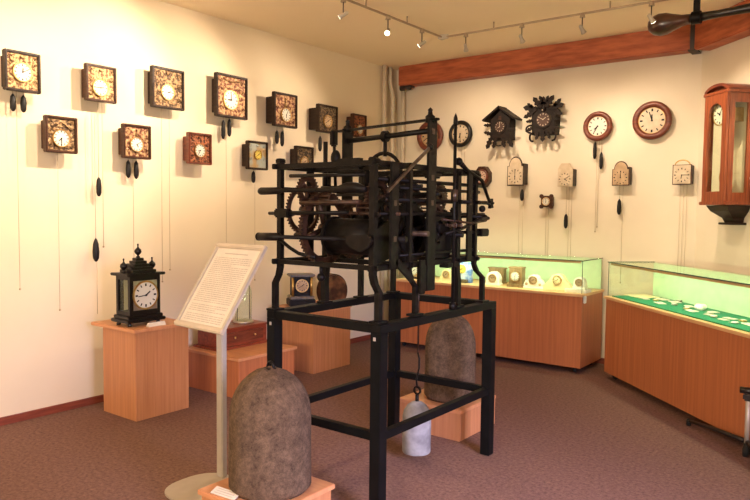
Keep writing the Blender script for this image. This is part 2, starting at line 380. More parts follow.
def frame_clock(label, yc, zc, w, h, frame='darkwood', rel='rel_bronze', dc=(.0, .0), dr=.2, wts=(), chs=(), hh=(1, 40), lean=.0, top='scroll', dm='dial', D=.11, side=.0):
    t = thing('framed_wall_clock', label, 'clock', group='framed clocks on the left wall'); place(t, 'left', yc+.025, zc-h/2)
    fw = .013+.02*w
    MB().box((0, -D*.42, h*.5), (w*.76, D*.84, h*.78), bev=.004).build('case', frame, t, False)
    m = MB()
    for sx in (-1, 1): m.box((sx*(w/2-fw/2), -D, h/2), (fw, .05, h), bev=.005)
    for z in (fw/2, h-fw/2): m.box((0, -D, z), (w-2*fw+.002, .05, fw), bev=.005)
    m.build('frame', frame, t, False)
    MB().box((0, -D+.005, h/2), (w-1.4*fw, .012, h-1.4*fw)).build('backing_plate', frame, t, False)
    # embossed plate: a raised sheet with scrolls
    yp = -D-.004
    
    cx, cz = dc[0]*w, h/2+dc[1]*h; rad = dr*w
    m = MB().box((0, yp, h/2), (w-2.2*fw, .008, h-2.2*fw)); iw = w/2-fw; s = w*.16
    for k in (-1, 1):
        for zz in ((cz-rad*.95), (cz+rad*.95), (h-fw-s*.75)):
            if fw+s*.4 < zz < h-fw-s*.3: scroll(m, k*(iw-s*.62), zz, s, yp-.008, k)
    if top == 'arch':
        m.tube([(-iw*.8, yp-.008, h*.62), (0, yp-.008, h*.86), (iw*.8, yp-.008, h*.62)], w*.02, 6)
    elif top == 'figure':
        m.sphere((0, yp-.012, h-fw-s*.7), s*.26); m.tube([(0, yp-.01, h-fw-s*.8), (0, yp-.01, cz+rad*1.15)], [s*.2, s*.42], 8)
    elif top == 'band':
        m.box((0, yp-.008, cz+rad*1.35), (iw*1.7, .01, w*.03)); m.tube([(-iw*.6, yp-.006, h-fw*2.2), (0, yp-.006, h-fw*3.2), (iw*.6, yp-.006, h-fw*2.2)], w*.03, 6)
    else:
        m.sphere((0, yp-.008, h-fw-s*.5), s*.3, (1.5, .5, 1))
    m.build('embossed_plate', rel, t, False)
    dial(t, (cx, cz), rad, yp-.01, dm, hh=hh)
    weights(t, [(x, z1, z0, .021) for x, z1, z0 in wts], y=-D*.55); chains(t, chs, y=-D*.55)
    return t
# upper row, left to right
frame_clock('dark-framed gold relief clock at the upper left edge with two stubby weights', 2.385, 2.571, .255, .285, rel='rel_gold', dc=(-.02, -.02), dr=.25, wts=[(-.045, -.012, -.14), (.03, -.012, -.14)], chs=[(-.02, -1.43)], hh=(12, 10))
frame_clock('brown-framed golden clock, second in the upper row, with one long-chained weight', 2.995, 2.579, .258, .285, 'brownwood', 'rel_gold', (-.04, -.12), .24, wts=[(.005, -.59, -.745)], chs=[(.04, -1.15)], hh=(2, 45))
frame_clock('dark square-framed clock with tarnished gold scrollwork, third in the upper row', 3.621, 2.633, .325, .345, 'darkwood', 'rel_bronze', (-.03, -.10), .19, chs=[(-.03, -1.5), (.05, -1.4)], hh=(2, 15))
frame_clock('largest framed clock of the upper row, painted band above a white dial', 4.332, 2.663, .380, .40, 'darkwood', 'rel_color', (-.05, -.09), .225, wts=[(-.055, -.02, -.20), (.02, .0, -.17)], chs=[(-.02, -1.3)], hh=(9, 0), top='band')
frame_clock('dark framed clock with red figure over the dial, two dark weights below', 5.006, 2.614, .33, .34, 'darkwood', 'rel_color', (.0, -.14), .20, wts=[(-.045, -.03, -.17), (.03, -.03, -.19)], hh=(6, 5), top='figure', D=.15)
frame_clock('near-black framed clock with dim relief just left of the tall iron upright', 5.645, 2.596, .32, .30, 'darkwood', 'rel_dark', (-.02, -.08), .20, wts=[(-.03, -.03, -.20)], dm='dial_tan', D=.16)
frame_clock('small dark framed clock behind the top crossbars of the iron movement', 6.262, 2.589, .254, .268, 'brownwood', 'rel_red', (0, -.15), .20, hh=(12, 35))
# lower row
frame_clock('brown carved clock with pointed arch relief, leftmost of the lower row', 2.664, 2.148, .249, .273, 'brownwood', 'rel_bronze', (-.02, -.10), .25, chs=[(.0, -1.2)], hh=(7, 30), top='arch')
frame_clock('colourful relief clock, second of the lower row, with two slim weights', 3.311, 2.151, .26, .28, 'brownwood', 'rel_color', (-.03, -.08), .22, wts=[(-.045, -.01, -.16), (.03, -.01, -.165)], chs=[(0, -.95)], hh=(5, 10), top='figure')
frame_clock('red-brown carved clock, third of the lower row, without weights', 3.956, 2.144, .257, .28, 'redwood', 'rel_red', (-.02, -.06), .22, hh=(8, 35))
frame_clock('framed clock with pale blue painted plate and yellow dial, single weight', 4.659, 2.133, .265, .278, 'darkwood', 'rel_blue', (0, .02), .17, wts=[(0, -.01, -.13)], chs=[(.02, -1.1)], dm='yellow')
frame_clock('dark framed clock half hidden behind the top left bar of the iron movement', 5.333, 2.150, .27, .25, 'darkwood', 'rel_dark', (-.03, -.15), .2, dm='dial_tan')
# extra long weight string near the wooden plinth
t = thing('hanging_clock_weight', 'black pear-shaped weight on a long chain low on the left wall, above the plinth', 'clock weight', (XL+.085, 2.978, 1.17))
MB().lathe([(.003, 1.36), (.012, 1.345), (.022, 1.31), (.027, 1.25), (.024, 1.20), (.012, 1.175), (.003, 1.17)], (XL+.085, 2.978, 0), n=14).build('weight', 'cone', t)
MB().cyl((XL+.085, 2.978, 1.355), (XL+.085, 2.978, 2.36), .0022, n=6).build('chain', 'chain', t)
MB().cyl((XL+.085, 2.985, .75), (XL+.085, 2.985, 1.18), .0022, n=6).build('chain', 'chain', t)

def round_clock(label, x, z, rad, m='redwood', face='dial_cream', ratio=.64, wts=(), chs=(), hh=(7, 35), D=.08):
    t = thing('round_wall_clock', label, 'clock', (x, YB, z-rad), group='round clocks on the back wall')
    MB().cyl((0, 0, rad), (0, -D*.6, rad), rad*.8, n=32).build('case', m, t, False)
    MB().lathe([(rad*ratio, -D*.55), (rad*.98, -D*.5), (rad, -D*.72), (rad*.93, -D*.95), (rad*.80, -D), (rad*ratio, -D*.82), (rad*ratio, -D*.55)], (0, 0, rad), 'y', 48).build('frame', m, t, False)
    dial(t, (0, rad), rad*ratio, -D*.62, face, hh=hh, ring='brass', bez=.03)
    weights(t, [(a, b, c, .020) for a, b, c in wts], y=-D*.6, top=.05); chains(t, chs, y=-D*.6, top=.05)
    return t
round_clock('brown round clock half hidden behind the tall iron upright', -4.60, 2.525, .19, face='dial_tan', hh=(4, 40))
round_clock('black rimmed round wall clock beside the tall iron rod', -4.17, 2.529, .16, 'black', 'dial_cream', .70, chs=[(.02, -.62), (.06, -.62)], hh=(6, 30))
round_clock('brown round clock with two black weights hanging beneath', -2.516, 2.510, .155, 'redwood', 'dial', .66, wts=[(-.025, .0, -.185), (.045, -.115, -.295)], chs=[(.0, -.95), (.02, -.9)], hh=(7, 35))
round_clock('largest round clock, thick brown rim, near the corner beam, no weights', -1.970, 2.531, .192, 'redwood', 'dial_cream', .68, hh=(11, 57))
# oval plate clock behind the lever
t = thing('oval_wall_clock', 'small brown wall clock with pinkish face behind the right end of the iron movement', 'clock', (-3.86, YB, 1.88))
oc = [(.105*math.cos(a)*(1 if abs(math.cos(a)) < .9 else .96), .13+.13*math.sin(a)) for a in [2*PI*k/8+PI/8 for k in range(8)]]
MB().prism(oc, 0, -.085).build('case', 'brownwood', t, False)
MB().lathe([(.0, 0), (.088, 0), (.082, -.012), (.0, -.016)], (0, -.083, .13), 'y', 24).build('rim', 'redwood', t, False)
dial(t, (0, .13), .068, -.098, 'dial_pink', ring=None, hh=(6, 10))

# cuckoo clocks
def leaf(m, x, z, L, a, y=-.17, wd=.42):
    c, s_ = math.cos(a), math.sin(a); out = []
    prof = [(0, 0), (.15, .5), (.3, .28), (.45, .62), (.6, .3), (.78, .42), (1, 0)]
    pts = [(p, q*wd) for p, q in prof]+[(p, -q*wd) for p, q in reversed(prof[1:-1])]
    for p, q in pts: out.append((x+(p*c-q*s_)*L, z+(p*s_+q*c)*L))
    m.prism(out, y, y-.018)
t = thing('cuckoo_clock', 'dark carved cuckoo clock with a plain pitched roof, beside the iron movement', 'cuckoo clock', (-3.60, YB, 2.33), group='cuckoo clocks')
MB().prism([(-.12, .09), (.12, .09), (.12, .32), (0, .42), (-.12, .32)], 0, -.15).build('case', 'carved', t, False)
m = MB()
for k in (-1, 1):
    R_ = Matrix.Rotation(k*.62, 3, 'Y'); m.box(V(k*.095, -.10, .385), (.255, .21, .02), R_)
m.build('roof', 'carved', t, False)
m = MB(); leaf(m, -.10, .12, .14, -2.0, -.15); leaf(m, .10, .12, .14, -1.1, -.15); leaf(m, -.1, .16, .1, 2.9, -.15); leaf(m, -.11, .26, .09, 3.1, -.15); leaf(m, .11, .2, .08, 0, -.15)
m.tube([(.055*math.cos(a), -.165, .065+.045*math.sin(a)) for a in [2*PI*k/16 for k in range(16)]], .007, 6, True)
for k in (-1, 1): leaf(m, k*.04, .10, .11, -PI/2+k*.3, -.155)
m.build('carved_leaves', 'carved', t, False)
dial(t, (0, .235), .062, -.152, 'dial_dark', 'ivory', 'ivory', (8, 0), 'carved', .3)
MB().box((0, -.155, .335), (.035, .012, .045), bev=.004).build('cuckoo_door', 'brownwood', t, False)
t = thing('cuckoo_clock', 'ornate dark cuckoo clock with jagged carved leaves over the top and scrolls below', 'cuckoo clock', (-3.085, YB, 2.36), group='cuckoo clocks')
MB().prism([(-.13, .09), (.13, .09), (.14, .36), (.0, .43), (-.14, .36)], 0, -.14).build('case', 'carved', t, False)
m = MB()
for x, z, L, a in [(0, .37, .13, PI/2), (-.03, .38, .15, 2.2), (.03, .38, .15, .95), (-.07, .36, .17, 2.9), (.07, .36, .17, .25), (-.11, .34, .13, 3.6), (.11, .34, .12, -.4), (-.12, .38, .09, 2.4), (.12, .38, .11, .8),
                   (-.12, .25, .08, 3.3), (.12, .25, .07, -.1), (-.12, .17, .09, 3.6), (.12, .17, .08, -.3), (0, .14, .13, -PI/2), (-.05, .12, .09, -1.9), (.05, .12, .09, -1.2), (0, .41, .11, 2.0), (.02, .41, .10, 1.2)]: leaf(m, x, z, L, a, -.14)
for k in (-1, 1): m.tube([(k*(.115+.035*math.cos(a)), -.15, .065+.045*math.sin(a)) for a in [-1.8+.36*i for i in range(11)]], .011, 7)
m.tube([(-.115+.05*math.cos(a)-.03, -.15, .155+.04*math.sin(a)) for a in [1.2+.36*i for i in range(11)]], .010, 7)
m.sphere((.0, -.16, .37), .03, (1, .6, 1.2))
m.build('carved_leaves', 'carved', t, False)
dial(t, (0, .25), .078, -.142, 'dial_dark', 'ivory', 'ivory', (1, 50), 'carved', .25)
MB().sphere((.0, -.165, .352), .012).build('cuckoo_bird', 'ivory', t, False)

# plate clocks with square face and arched top
def shield_clock(label, x, z0, w, h, face, rim, arch='round', D=.14, case=True, wts=(), chs=(), hh=(6, 0), hoop=False, dr=.44, num='cone'):
    t = thing('shield_wall_clock', label, 'clock', (x, YB, z0), group='shield clocks on the back wall')
    MB().box((.015, -D/2, h*.40), (w*.80, D, h*.72), bev=.003).build('case', 'darkwood' if case else rim, t, False)
    sq = h*.68 if not hoop else h*.78
    if arch == 'round': pts = [(-w/2, 0), (w/2, 0), (w/2, sq)]+[(w*.40*math.cos(a), sq+(h-sq)*math.sin(a)) for a in [PI*k/12 for k in range(13)]]+[(-w/2, sq)]
    elif arch == 'poly': pts = [(-w/2, 0), (w/2, 0), (w/2, h*.78), (w*.28, h), (-w*.28, h), (-w/2, h*.78)]
    else: pts = [(-w/2, 0), (w/2, 0), (w/2, sq), (-w/2, sq)]
    MB().prism(pts, -D, -D-.012).build('rim', rim, t, False)
    c0 = V(0, 0, h*.48); MB().prism([((a)*.90, (b-h*.48)*.92+h*.48) for a, b in pts], -D-.012, -D-.016).build('face_plate', face, t, False)
    if hoop: MB().tube([(w*.40*math.cos(a), -D, sq-.01+(h-sq)*math.sin(a)) for a in [PI*k/12 for k in range(13)]], .006, 8).build('bell_hoop', 'brass', t, False)
    dial(t, (0, sq*.48), w*dr, -D-.0165, face, num, 'cone', hh, None)
    weights(t, [(a, b, c, .022) for a, b, c in wts], y=-D*.6); chains(t, chs, y=-D*.6)
    return t
shield_clock('arched black-rimmed clock with pale face and one short weight', -3.41, 1.898, .20, .328, 'dial_cream', 'darkwood', wts=[(.06, -.035, -.17)], chs=[(.03, -.95), (.075, -.95)], hh=(6, 0), D=.11)
shield_clock('pale clipped-corner shield clock with long weight, right of the small square clock', -2.83, 1.88, .165, .25, 'dial_cream', 'dial_cream', 'poly', wts=[(.0, -.29, -.45)], chs=[(.03, -.95), (.06, -.95)], hh=(4, 10), D=.11)
shield_clock('brown arched metal-faced clock with black weight, below the weighted round clock', -2.25, 1.885, .175, .25, 'dial_tan', 'brownwood', wts=[(-.02, -.135, -.30)], chs=[(.015, -1.0)], hh=(12, 0), D=.08)
shield_clock('tan square-faced clock topped by a bell hoop, next to the long regulator clock', -1.66, 1.885, .175, .25, 'dial_cream', 'brownwood', 'square', chs=[(-.02, -1.0), (.01, -1.0), (.04, -1.0)], hh=(6, 15), D=.09, hoop=True)
t = thing('square_wall_clock', 'tiny square brown clock with scalloped corners and white dial on the back wall', 'clock', (-3.05, YB, 1.645))
MB().box((0, -.04, .078), (.11, .08, .11), bev=.004).build('case', 'brownwood', t, False)
m = MB().box((0, -.085, .078), (.125, .015, .125), bev=.004)
for a in (-1, 1):
    for b in (-1, 1): m.cyl((a*.057, -.078, .078+b*.057), (a*.057, -.095, .078+b*.057), .023, n=14)
m.build('scalloped_frame', 'brownwood', t, False); dial(t, (0, .078), .042, -.093, 'dial', hh=(6, 0)); chains(t, [(-.02, -.55), (.01, -.6)], y=-.04, top=.03)

# long regulator clock on the diagonal wall
dw = V(.7071, -.7071, 0); dn = V(-.7071, -.7071, 0)
A = V(CX, YB, 0)
ra = .50                         # along the wall to the clock's middle (adjusted below)
t = thing('regulator_wall_clock', 'long red-brown regulator clock with arched top and glass door beside the corner', 'clock', A+dw*.625+V(0, 0, 1.50), -PI/4)
W_, D_, H_ = .31, .24, .93
zb = .21; m = MB()
m.box((0, -.012, zb+H_/2), (W_, .024, H_))
for k in (-1, 1):                # side walls are frames holding glass
    x = k*(W_/2-.012)
    m.box((x, -.035, zb+H_/2), (.024, .05, H_)); m.box((x, -D_+.03, zb+H_/2), (.024, .05, H_))
    m.box((x, -D_/2, zb+.04), (.024, D_-.1, .08)); m.box((x, -D_/2, zb+H_-.04), (.024, D_-.1, .08))
m.box((0, -D_/2, zb+.012), (W_-.05, D_-.02, .024)); m.box((0, -D_/2, zb+H_-.012), (W_-.05, D_-.02, .024))
m.build('case', 'case', t, False)
MB().box((0, -D_/2-.01, zb-.012), (W_+.06, D_+.04, .03), bev=.006).build('moulding', 'case', t, False); MB().box((0, -D_/2-.01, zb+H_+.014), (W_+.045, D_+.035, .03), bev=.006).build('moulding', 'case', t, False)
# arched pediment
ar = [(-W_/2, 0), (W_/2, 0)]+[((W_/2)*math.cos(a), .0+.05*math.sin(a)) for a in [PI*k/14 for k in range(15)]]
m = MB().prism(ar, 0, -D_+.03, c=(0, 0, zb+H_+.03)); ar2 = [((W_/2+.02)*math.cos(a), .0+.07*math.sin(a)) for a in [PI*k/14 for k in range(15)]]+[((W_/2-.015)*math.cos(a), .0+.045*math.sin(a)) for a in [PI-PI*k/14 for k in range(15)]]
m.prism(ar2, 0, -D_-.02, c=(0, 0, zb+H_+.025)); m.build('arched_pediment', 'redwood', t, False)
# front door: arched window
m = MB(); y0, y1 = -D_, -D_-.022; ow, iw = W_/2, .095
m.prism([(-ow, 0), (-iw, 0), (-iw, H_), (-ow, H_)], y0, y1, c=(0, 0, zb)); m.prism([(iw, 0), (ow, 0), (ow, H_), (iw, H_)], y0, y1, c=(0, 0, zb))
m.prism([(-iw, 0), (iw, 0), (iw, .09), (-iw, .09)], y0, y1, c=(0, 0, zb))
n_ = 12
for k in range(n_):
    a0, a1 = PI*k/n_, PI*(k+1)/n_
    p = [(iw*math.cos(a0), H_-.17+iw*math.sin(a0)), (iw*math.cos(a0), H_), (iw*math.cos(a1), H_), (iw*math.cos(a1), H_-.17+iw*math.sin(a1))]
    m.prism(p, y0, y1, c=(0, 0, zb))
m.build('door_frame', 'case', t, False)
MB().box((0, -D_-.006, zb+H_/2), (2*iw, .003, H_-.14)).build('door_glass', 'glass', t, False)
for k in (-1, 1): MB().box((k*(W_/2-.006), -D_/2, zb+H_/2), (.003, D_-.11, H_-.16)).build('side_glass', 'glass', t, False)
MB().box((0, -.028, zb+H_/2), (W_-.06, .008, H_-.06)).build('inner_back', 'lining', t, False)
dial(t, (0, zb+H_-.17), .088, -.212, 'dial', hh=(10, 5), ring='brass', bez=.1)
MB().box((0, -.12, zb+H_-.17), (.12, .17, .12)).build('movement_box', 'brass', t, False)
MB().cyl((0, -.14, zb+.27), (0, -.14, zb+H_-.3), .008, n=8).build('pendulum_rod', 'darkwood', t, False)
MB().cyl((0, -.155, zb+.22), (0, -.135, zb+.22), .075, n=28).build('pendulum_bob', 'brass', t, False)
m = MB()
m.loft([[V(a*w2, -b*d2, z) for a, b in ((-1, 0), (1, 0), (1, 1), (-1, 1))] for w2, d2, z in ((.15, .22, zb-.03), (.13, .19, zb-.08), (.075, .11, zb-.14), (.065, .09, zb-.18))], smooth=False)
m.box((0, -.06, zb-.19), (.21, .13, .02), bev=.004); m.build('bracket', 'darkwood', t, False)
# lacy white clock at the picture's right edge
p = A+dw*.95
t = thing('lacy_white_clock', 'white lacy carved wall clock cut by the right picture edge', 'clock', (p.x, p.y, 1.78), -PI/4)
m = MB(); pts = [((.12+.014*math.cos(10*a))*math.cos(a), .13+(.14+.014*math.cos(10*a))*math.sin(a)) for a in [2*PI*k/60 for k in range(60)]]
m.prism(pts, 0, -.05); m.build('scalloped_plate', 'white', t, False)
m = MB()
for k in range(14): a = 2*PI*k/14; m.sphere((.10*math.cos(a), -.055, .13+.115*math.sin(a)), .018, n=8)
m.build('bead_border', 'white', t, False); dial(t, (0, .13), .065, -.052, 'dial', hh=(3, 0))

# ------------------------------------------------------------------ display cabinets
def casters(t, pts, R_=None):
    for (x, y) in pts:
        m = MB().cyl((x-.012, y, .027), (x+.012, y, .027), .027, n=14); m.box((x, y, .055), (.04, .04, .012)); m.build('caster', 'rubber', t, False)
def cabinet(label, loc, rz, L, D, top, seams, left_cut=0):
    t = thing('display_cabinet', label, 'display cabinet', loc, rz, 'glass-topped display cabinets')
    # local: x along the front from the left end, y backwards, front at y=0
    m = MB(); z0 = .062; H = top-.025
    m.box((L/2, .012, (z0+H)/2), (L, .02, H-z0)); m.box((.01, D/2+.01, (z0+H)/2), (.02, D-.02, H-z0)); m.box((L-.01, D/2+.01, (z0+H)/2), (.02, D-.02, H-z0))
    m.box((L/2, D/2, z0+.01), (L-.05, D-.04, .02)); m.box((L/2, D-.01, (z0+H)/2), (L-.04, .02, H-z0)); m.build('body', 'lam2', t, False)
    for s_ in seams: MB().box((s_, -.0005, (z0+H)/2), (.005, .006, H-z0)).build('panel_seam', 'darkwood', t, False)
    MB().box((L/2, D/2-.005, top-.0125), (L+.03, D+.03, .025), bev=.003).build('worktop', 'edge', t, False)
    casters(t, [(.08, .08), (L-.08, .08), (.08, D-.08), (L-.08, D-.08)] + [(L*.5, .08)])
    gh = 1.13; gz = (top+gh)/2; gt = .006
    def gp(c, d, nm='glass_pane'): MB().box(c, d).build(nm, 'glass', t, False)
    gp((L/2, .02, gz), (L-.03, gt, gh-top-.004)); gp((.012, D/2, gz), (gt, D-.05, gh-top-.004)); gp((L-.012, D/2, gz), (gt, D-.05, gh-top-.004))
    gp((L/2, D/2, gh), (L-.01, D-.02, gt), 'glass_lid')
    m = MB().box((L/2, .008, gh), (L, .004, .009)); m.box((.004, D/2, gh), (.004, D-.02, .009)); m.box((L-.004, D/2, gh), (.004, D-.02, .009))
    for x in (.008, L-.008): m.box((x, .016, gz), (.005, .005, gh-top-.01))
    m.build('glass_edge', 'glassedge', t, False)
    MB().box((L/2, D-.02, gz), (L-.03, .012, gh-top-.01)).build('back_panel', 'panel', t, False)
    MB().box((L/2, .040, gh-.0075), (L-.06, .036, .005)).build('lamp_hood', 'edge', t, False); MB().box((L/2, .0255, gh-.016), (L-.06, .003, .02)).build('lamp_hood_lip', 'edge', t, False)
    MB().cyl((.06, .045, gh-.018), (L-.06, .045, gh-.018), .005, n=10).build('light_tube', 'tube', t, False)
    ld = bpy.data.lights.new('case_light', 'AREA'); ld.shape = 'RECTANGLE'; ld.size = L-.2; ld.size_y = .014; ld.energy = 1.9*L; ld.color = (.88, 1, .66)
    lo = bpy.data.objects.new('case_light', ld); col.objects.link(lo); lo.parent = t; lo.location = (L/2, .050, gh-.030)
    lo.rotation_euler = V(0, .62, -.78).to_track_quat('-Z', 'Y').to_euler()
    return t
CT = .80
cab1 = cabinet('orange-brown display cabinet along the back wall holding a row of mantel clocks', (-4.66, 6.54, 0), 0, 2.25, .60, CT, (.34,))
MB().box((2.262, .05, .745), (.02, .05, .075), bev=.006).build('socket_box', 'plastic', cab1, False)
cab2 = cabinet('orange-brown display cabinet on the diagonal wall with green felt and watches', (-2.19, 6.59, 0), -PI/4, 4.1, .50, CT, ())
MB().box((2.05, .25, CT+.005), (4.02, .42, .008)).build('felt_sheet', 'felt', cab2, False)

# clocks in case 1 (front at y - .05)
def blk(t, name, c, d, m, bev=.004): return MB().box(c, d, bev=bev).build(name, m, t, False)
Y1 = 6.74; G1 = 'mantel clocks in the back display case'
def mantel(label, x, z0=CT, name='mantel_clock', y=Y1): return thing(name, label, 'mantel clock', (x, y, z0), 0, G1)
t = mantel('blue and white picture clock with yellow round dial in the display case', -3.845)
blk(t, 'body', (0, 0, .115), (.19, .05, .23), 'blue'); dial(t, (-.02, .155), .05, -.027, 'yellow', ring=None); blk(t, 'base', (-.02, -.02, .02), (.16, .09, .04), 'marble')
t = mantel('small amber mantel clock left of the blue picture clock', -4.07)
MB().prism([(-.09, 0), (.09, 0), (.08, .05)]+[(.065*math.cos(a), .07+.07*math.sin(a)) for a in [PI*k/10 for k in range(11)]]+[(-.08, .05)], -.03, .03).build('body', 'cream', t, False); dial(t, (0, .08), .04, -.032, 'dial_tan', ring='brass')
t = mantel('brown-sided mantel clock at the left end of the case, seen between iron legs', -4.50)
blk(t, 'body', (0, 0, .10), (.19, .09, .16), 'dial_tan'); blk(t, 'base', (0, 0, .012), (.24, .12, .024), 'brownwood'); blk(t, 'top', (0, 0, .185), (.22, .11, .02), 'brownwood'); dial(t, (0, .10), .055, -.048)
t = mantel('low brown flat-topped clock behind the small white arched clock', -3.53, y=6.93)
blk(t, 'body', (0, 0, .09), (.18, .08, .16), 'tanwood'); blk(t, 'top', (0, 0, .172), (.21, .09, .016), 'tanwood'); blk(t, 'base', (0, 0, .01), (.21, .09, .02), 'tanwood'); dial(t, (0, .09), .045, -.042)
def arch_clock(label, x, w, h, m, face, dr, feet=False, z0=CT, y=Y1):
    t = mantel(label, x, z0, y=y); rr = w*.5
    pts = [(-rr, .012), (rr, .012), (rr, h-rr*.9)]+[(rr*.96*math.cos(a), h-rr*.9+rr*.9*math.sin(a)) for a in [PI*k/14 for k in range(1, 14)]]+[(-rr, h-rr*.9)]
    MB().prism(pts, -.035, .035).build('body', m, t, False); blk(t, 'base', (0, 0, .011), (w*1.16, .09, .022), m)
    dial(t, (0, h-rr*.95), dr, -.037, face, hh=(10, 10)); return t
arch_clock('small white arched china clock, leftmost white one in the case', -3.475, .155, .15, 'white', 'dial_tan', .043)
t = mantel('square brown wooden mantel clock with white dial in the display case', -3.20)
blk(t, 'body', (0, 0, .115), (.15, .09, .17), 'tanwood'); blk(t, 'base', (0, 0, .016), (.19, .12, .032), 'tanwood'); blk(t, 'top', (0, 0, .208), (.165, .10, .018), 'tanwood'); dial(t, (0, .118), .052, -.047, hh=(12, 30))
t = mantel('white wavy-topped china clock with brown dial, between square and cream clocks', -3.0)
pts = [(-.11, 0), (.11, 0), (.105, .05), (.085, .085), (.055, .10)]+[(.06*math.cos(a), .095+.05*math.sin(a)) for a in [PI*k/10 for k in range(1, 10)]]+[(-.055, .10), (-.085, .085), (-.105, .05)]
MB().prism(pts, -.035, .035).build('body', 'white', t, False); dial(t, (0, .088), .040, -.037, 'dial_tan', ring='brass', bez=.15, num='cone')
for k in (-1, 1): MB().sphere((k*.075, -.036, .045), .016, (1, .4, 1)).build('painted_rosette', 'dial_tan', t, False)
blk(t, 'base', (0, 0, .008), (.22, .1, .016), 'white')
t = mantel('wide cream humpbacked china clock, widest in the display case', -2.735)
pts = [(-.15, 0), (.15, 0), (.15, .03), (.125, .07), (.09, .10)]+[(.075*math.cos(a), .11+.06*math.sin(a)) for a in [PI*k/10 for k in range(1, 10)]]+[(-.09, .10), (-.125, .07), (-.15, .03)]
MB().prism(pts, -.035, .035).build('body', 'cream', t, False); dial(t, (0, .11), .042, -.037, 'cream', num='cone', bez=.12); blk(t, 'base', (0, 0, .009), (.2, .1, .018), 'cream')
o = MB().box((-2.52, Y1-.02, CT+.0165), (.22, .16, .033), bev=.003).build('display_block', 'white'); tag(o, 'low white display block at the right end of the case', 'display block')
arch_clock('tiny white arched clock standing on the white block at the case end', -2.505, .115, .12, 'white', 'dial_tan', .036, z0=CT+.0335)

# papers and watches in case 2
def c2(s, d, z=CT+.009): q = V(-2.19, 6.59, 0)+V(.7071, -.7071, 0)*s+V(.7071, .7071, 0)*d; return (q.x, q.y, z)
cards = [(.31, .23, .10, .05), (.61, .20, .13, .07), (.36, .37, .13, .08), (.55, .38, .12, .08), (.83, .34, .10, .06), (1.08, .20, .12, .06), (1.30, .22, .10, .05), (1.48, .26, .10, .05), (1.53, .17, .08, .04), (1.75, .22, .12, .06), (1.16, .34, .08, .06), (1.95, .3, .1, .06), (2.3, .2, .12, .06)]
dcard = ['at the far left of the felt', 'large, second from the left, near the front glass', 'behind the leftmost card', 'in the middle of the left group', 'right of the left group', 'in front of the white lump', 'right of the white lump', 'beside a steel watch', 'small, close to the front glass at the right', 'at the right picture edge', 'small, behind the white lump', 'outside the right picture edge', 'farthest right on the felt']
for (s_, d_, a, b), q in zip(cards, dcard):
    t = thing('label_card', 'white paper card on green felt, '+q, 'label card', c2(s_, d_), -PI/4+random.uniform(-.25, .25), 'paper cards on the green felt')
    MB().box((0, 0, .004), (a, b, .006), bev=.001).build('card', 'paper', t, False)
    m = MB()
    for k in range(3): m.box((0, (k-1)*b*.25, .0075), (a*.7, b*.05, .0008))
    m.build('printed_lines', 'ink', t, False)
o = MB().box(V(*c2(.12, .30)) + V(0, 0, .004), (.26, .22, .006), Matrix.Rotation(-.7, 3, 'Z')).build('yellowed_sheet', 'cream'); tag(o, 'yellowed paper sheet at the left end of the felt case', 'paper')
wt = [(.42, .27, 'gold-cased pocket watch among the left cards', 'brass'), (.72, .27, 'steel watch between two white cards', 'silver'), (.95, .24, 'brass pocket watch left of the white lump', 'brass'), (.50, .45, 'small brown watch near the back panel', 'copper'), (.85, .42, 'dark copper watch at the back of the felt', 'copper'), (1.22, .27, 'steel pocket watch just right of the white lump', 'silver'), (1.40, .18, 'steel watch near the front glass', 'silver'), (1.60, .28, 'tiny brass watch among the right-hand cards', 'brass'), (1.68, .16, 'silver watch in front of the right-hand cards', 'silver')]
for s_, d_, lb, mt in wt:
    t = thing('pocket_watch', lb, 'pocket watch', c2(s_, d_), random.uniform(0, 3), 'watches on the green felt')
    MB().lathe([(.002, 0), (.024, .001), (.028, .006), (.024, .012), (.002, .012)], n=20).build('watch_case', mt, t, False)
    MB().cyl((0, 0, .012), (0, 0, .0135), .02).build('watch_face', 'dial', t, False); MB().ring((0, .036, .006), 'z', .010, .007, .003, 14).build('bow', mt, t, False)
t = thing('crumpled_white_cloth', 'small white rounded lump on the middle of the felt', 'cloth', c2(1.02, .32), 0)
m = MB()
for k in range(7): m.sphere((random.uniform(-.03, .03), random.uniform(-.03, .03), .022), random.uniform(.018, .03), n=10)
m.build('cloth', 'white', t, False)

# ------------------------------------------------------------------ plinths on the left
def plinth(name, label, x0, x1, y0, y1, h, top, m='lam', grp=None):
    t = thing(name, label, 'plinth', ((x0+x1)/2, (y0+y1)/2, 0), 0, grp)
    MB().box(((x0+x1)/2, (y0+y1)/2, (h-.026)/2), (x1-x0, y1-y0, h-.026), bev=.002).build('body', m, t)
    a, b, c, d = top
    MB().box(((a+b)/2, (c+d)/2, h-.013), (b-a, d-c, .026), bev=.004).build('top_board', 'lamtop', t); return t
plinth('wooden_plinth', 'light wooden plinth with overhanging top carrying the black turret-like clock', -4.90, -4.46, 2.93, 3.41, .70, (-5.02, -4.43, 2.90, 3.42), grp='wooden plinths')
plinth('wooden_plinth', 'low wide wooden plinth under the red mahogany box', -5.02, -4.33, 3.82, 4.49, .35, (-5.05, -4.31, 3.80, 4.51), 'lam2', grp='wooden plinths')
plinth('wooden_plinth', 'tall wooden plinth behind the iron stand, bearing a black clock and copper disc', -4.98, -4.45, 4.88, 5.445, .625, (-4.99, -4.44, 4.87, 5.455), grp='wooden plinths')

# black bracket clock
bx, by, bz = -4.66, 3.09, .70
t = thing('black_bracket_clock', 'black bracket clock with stepped roof, three ball finials and white dial on the plinth', 'clock', (bx, by, bz), PI/2)
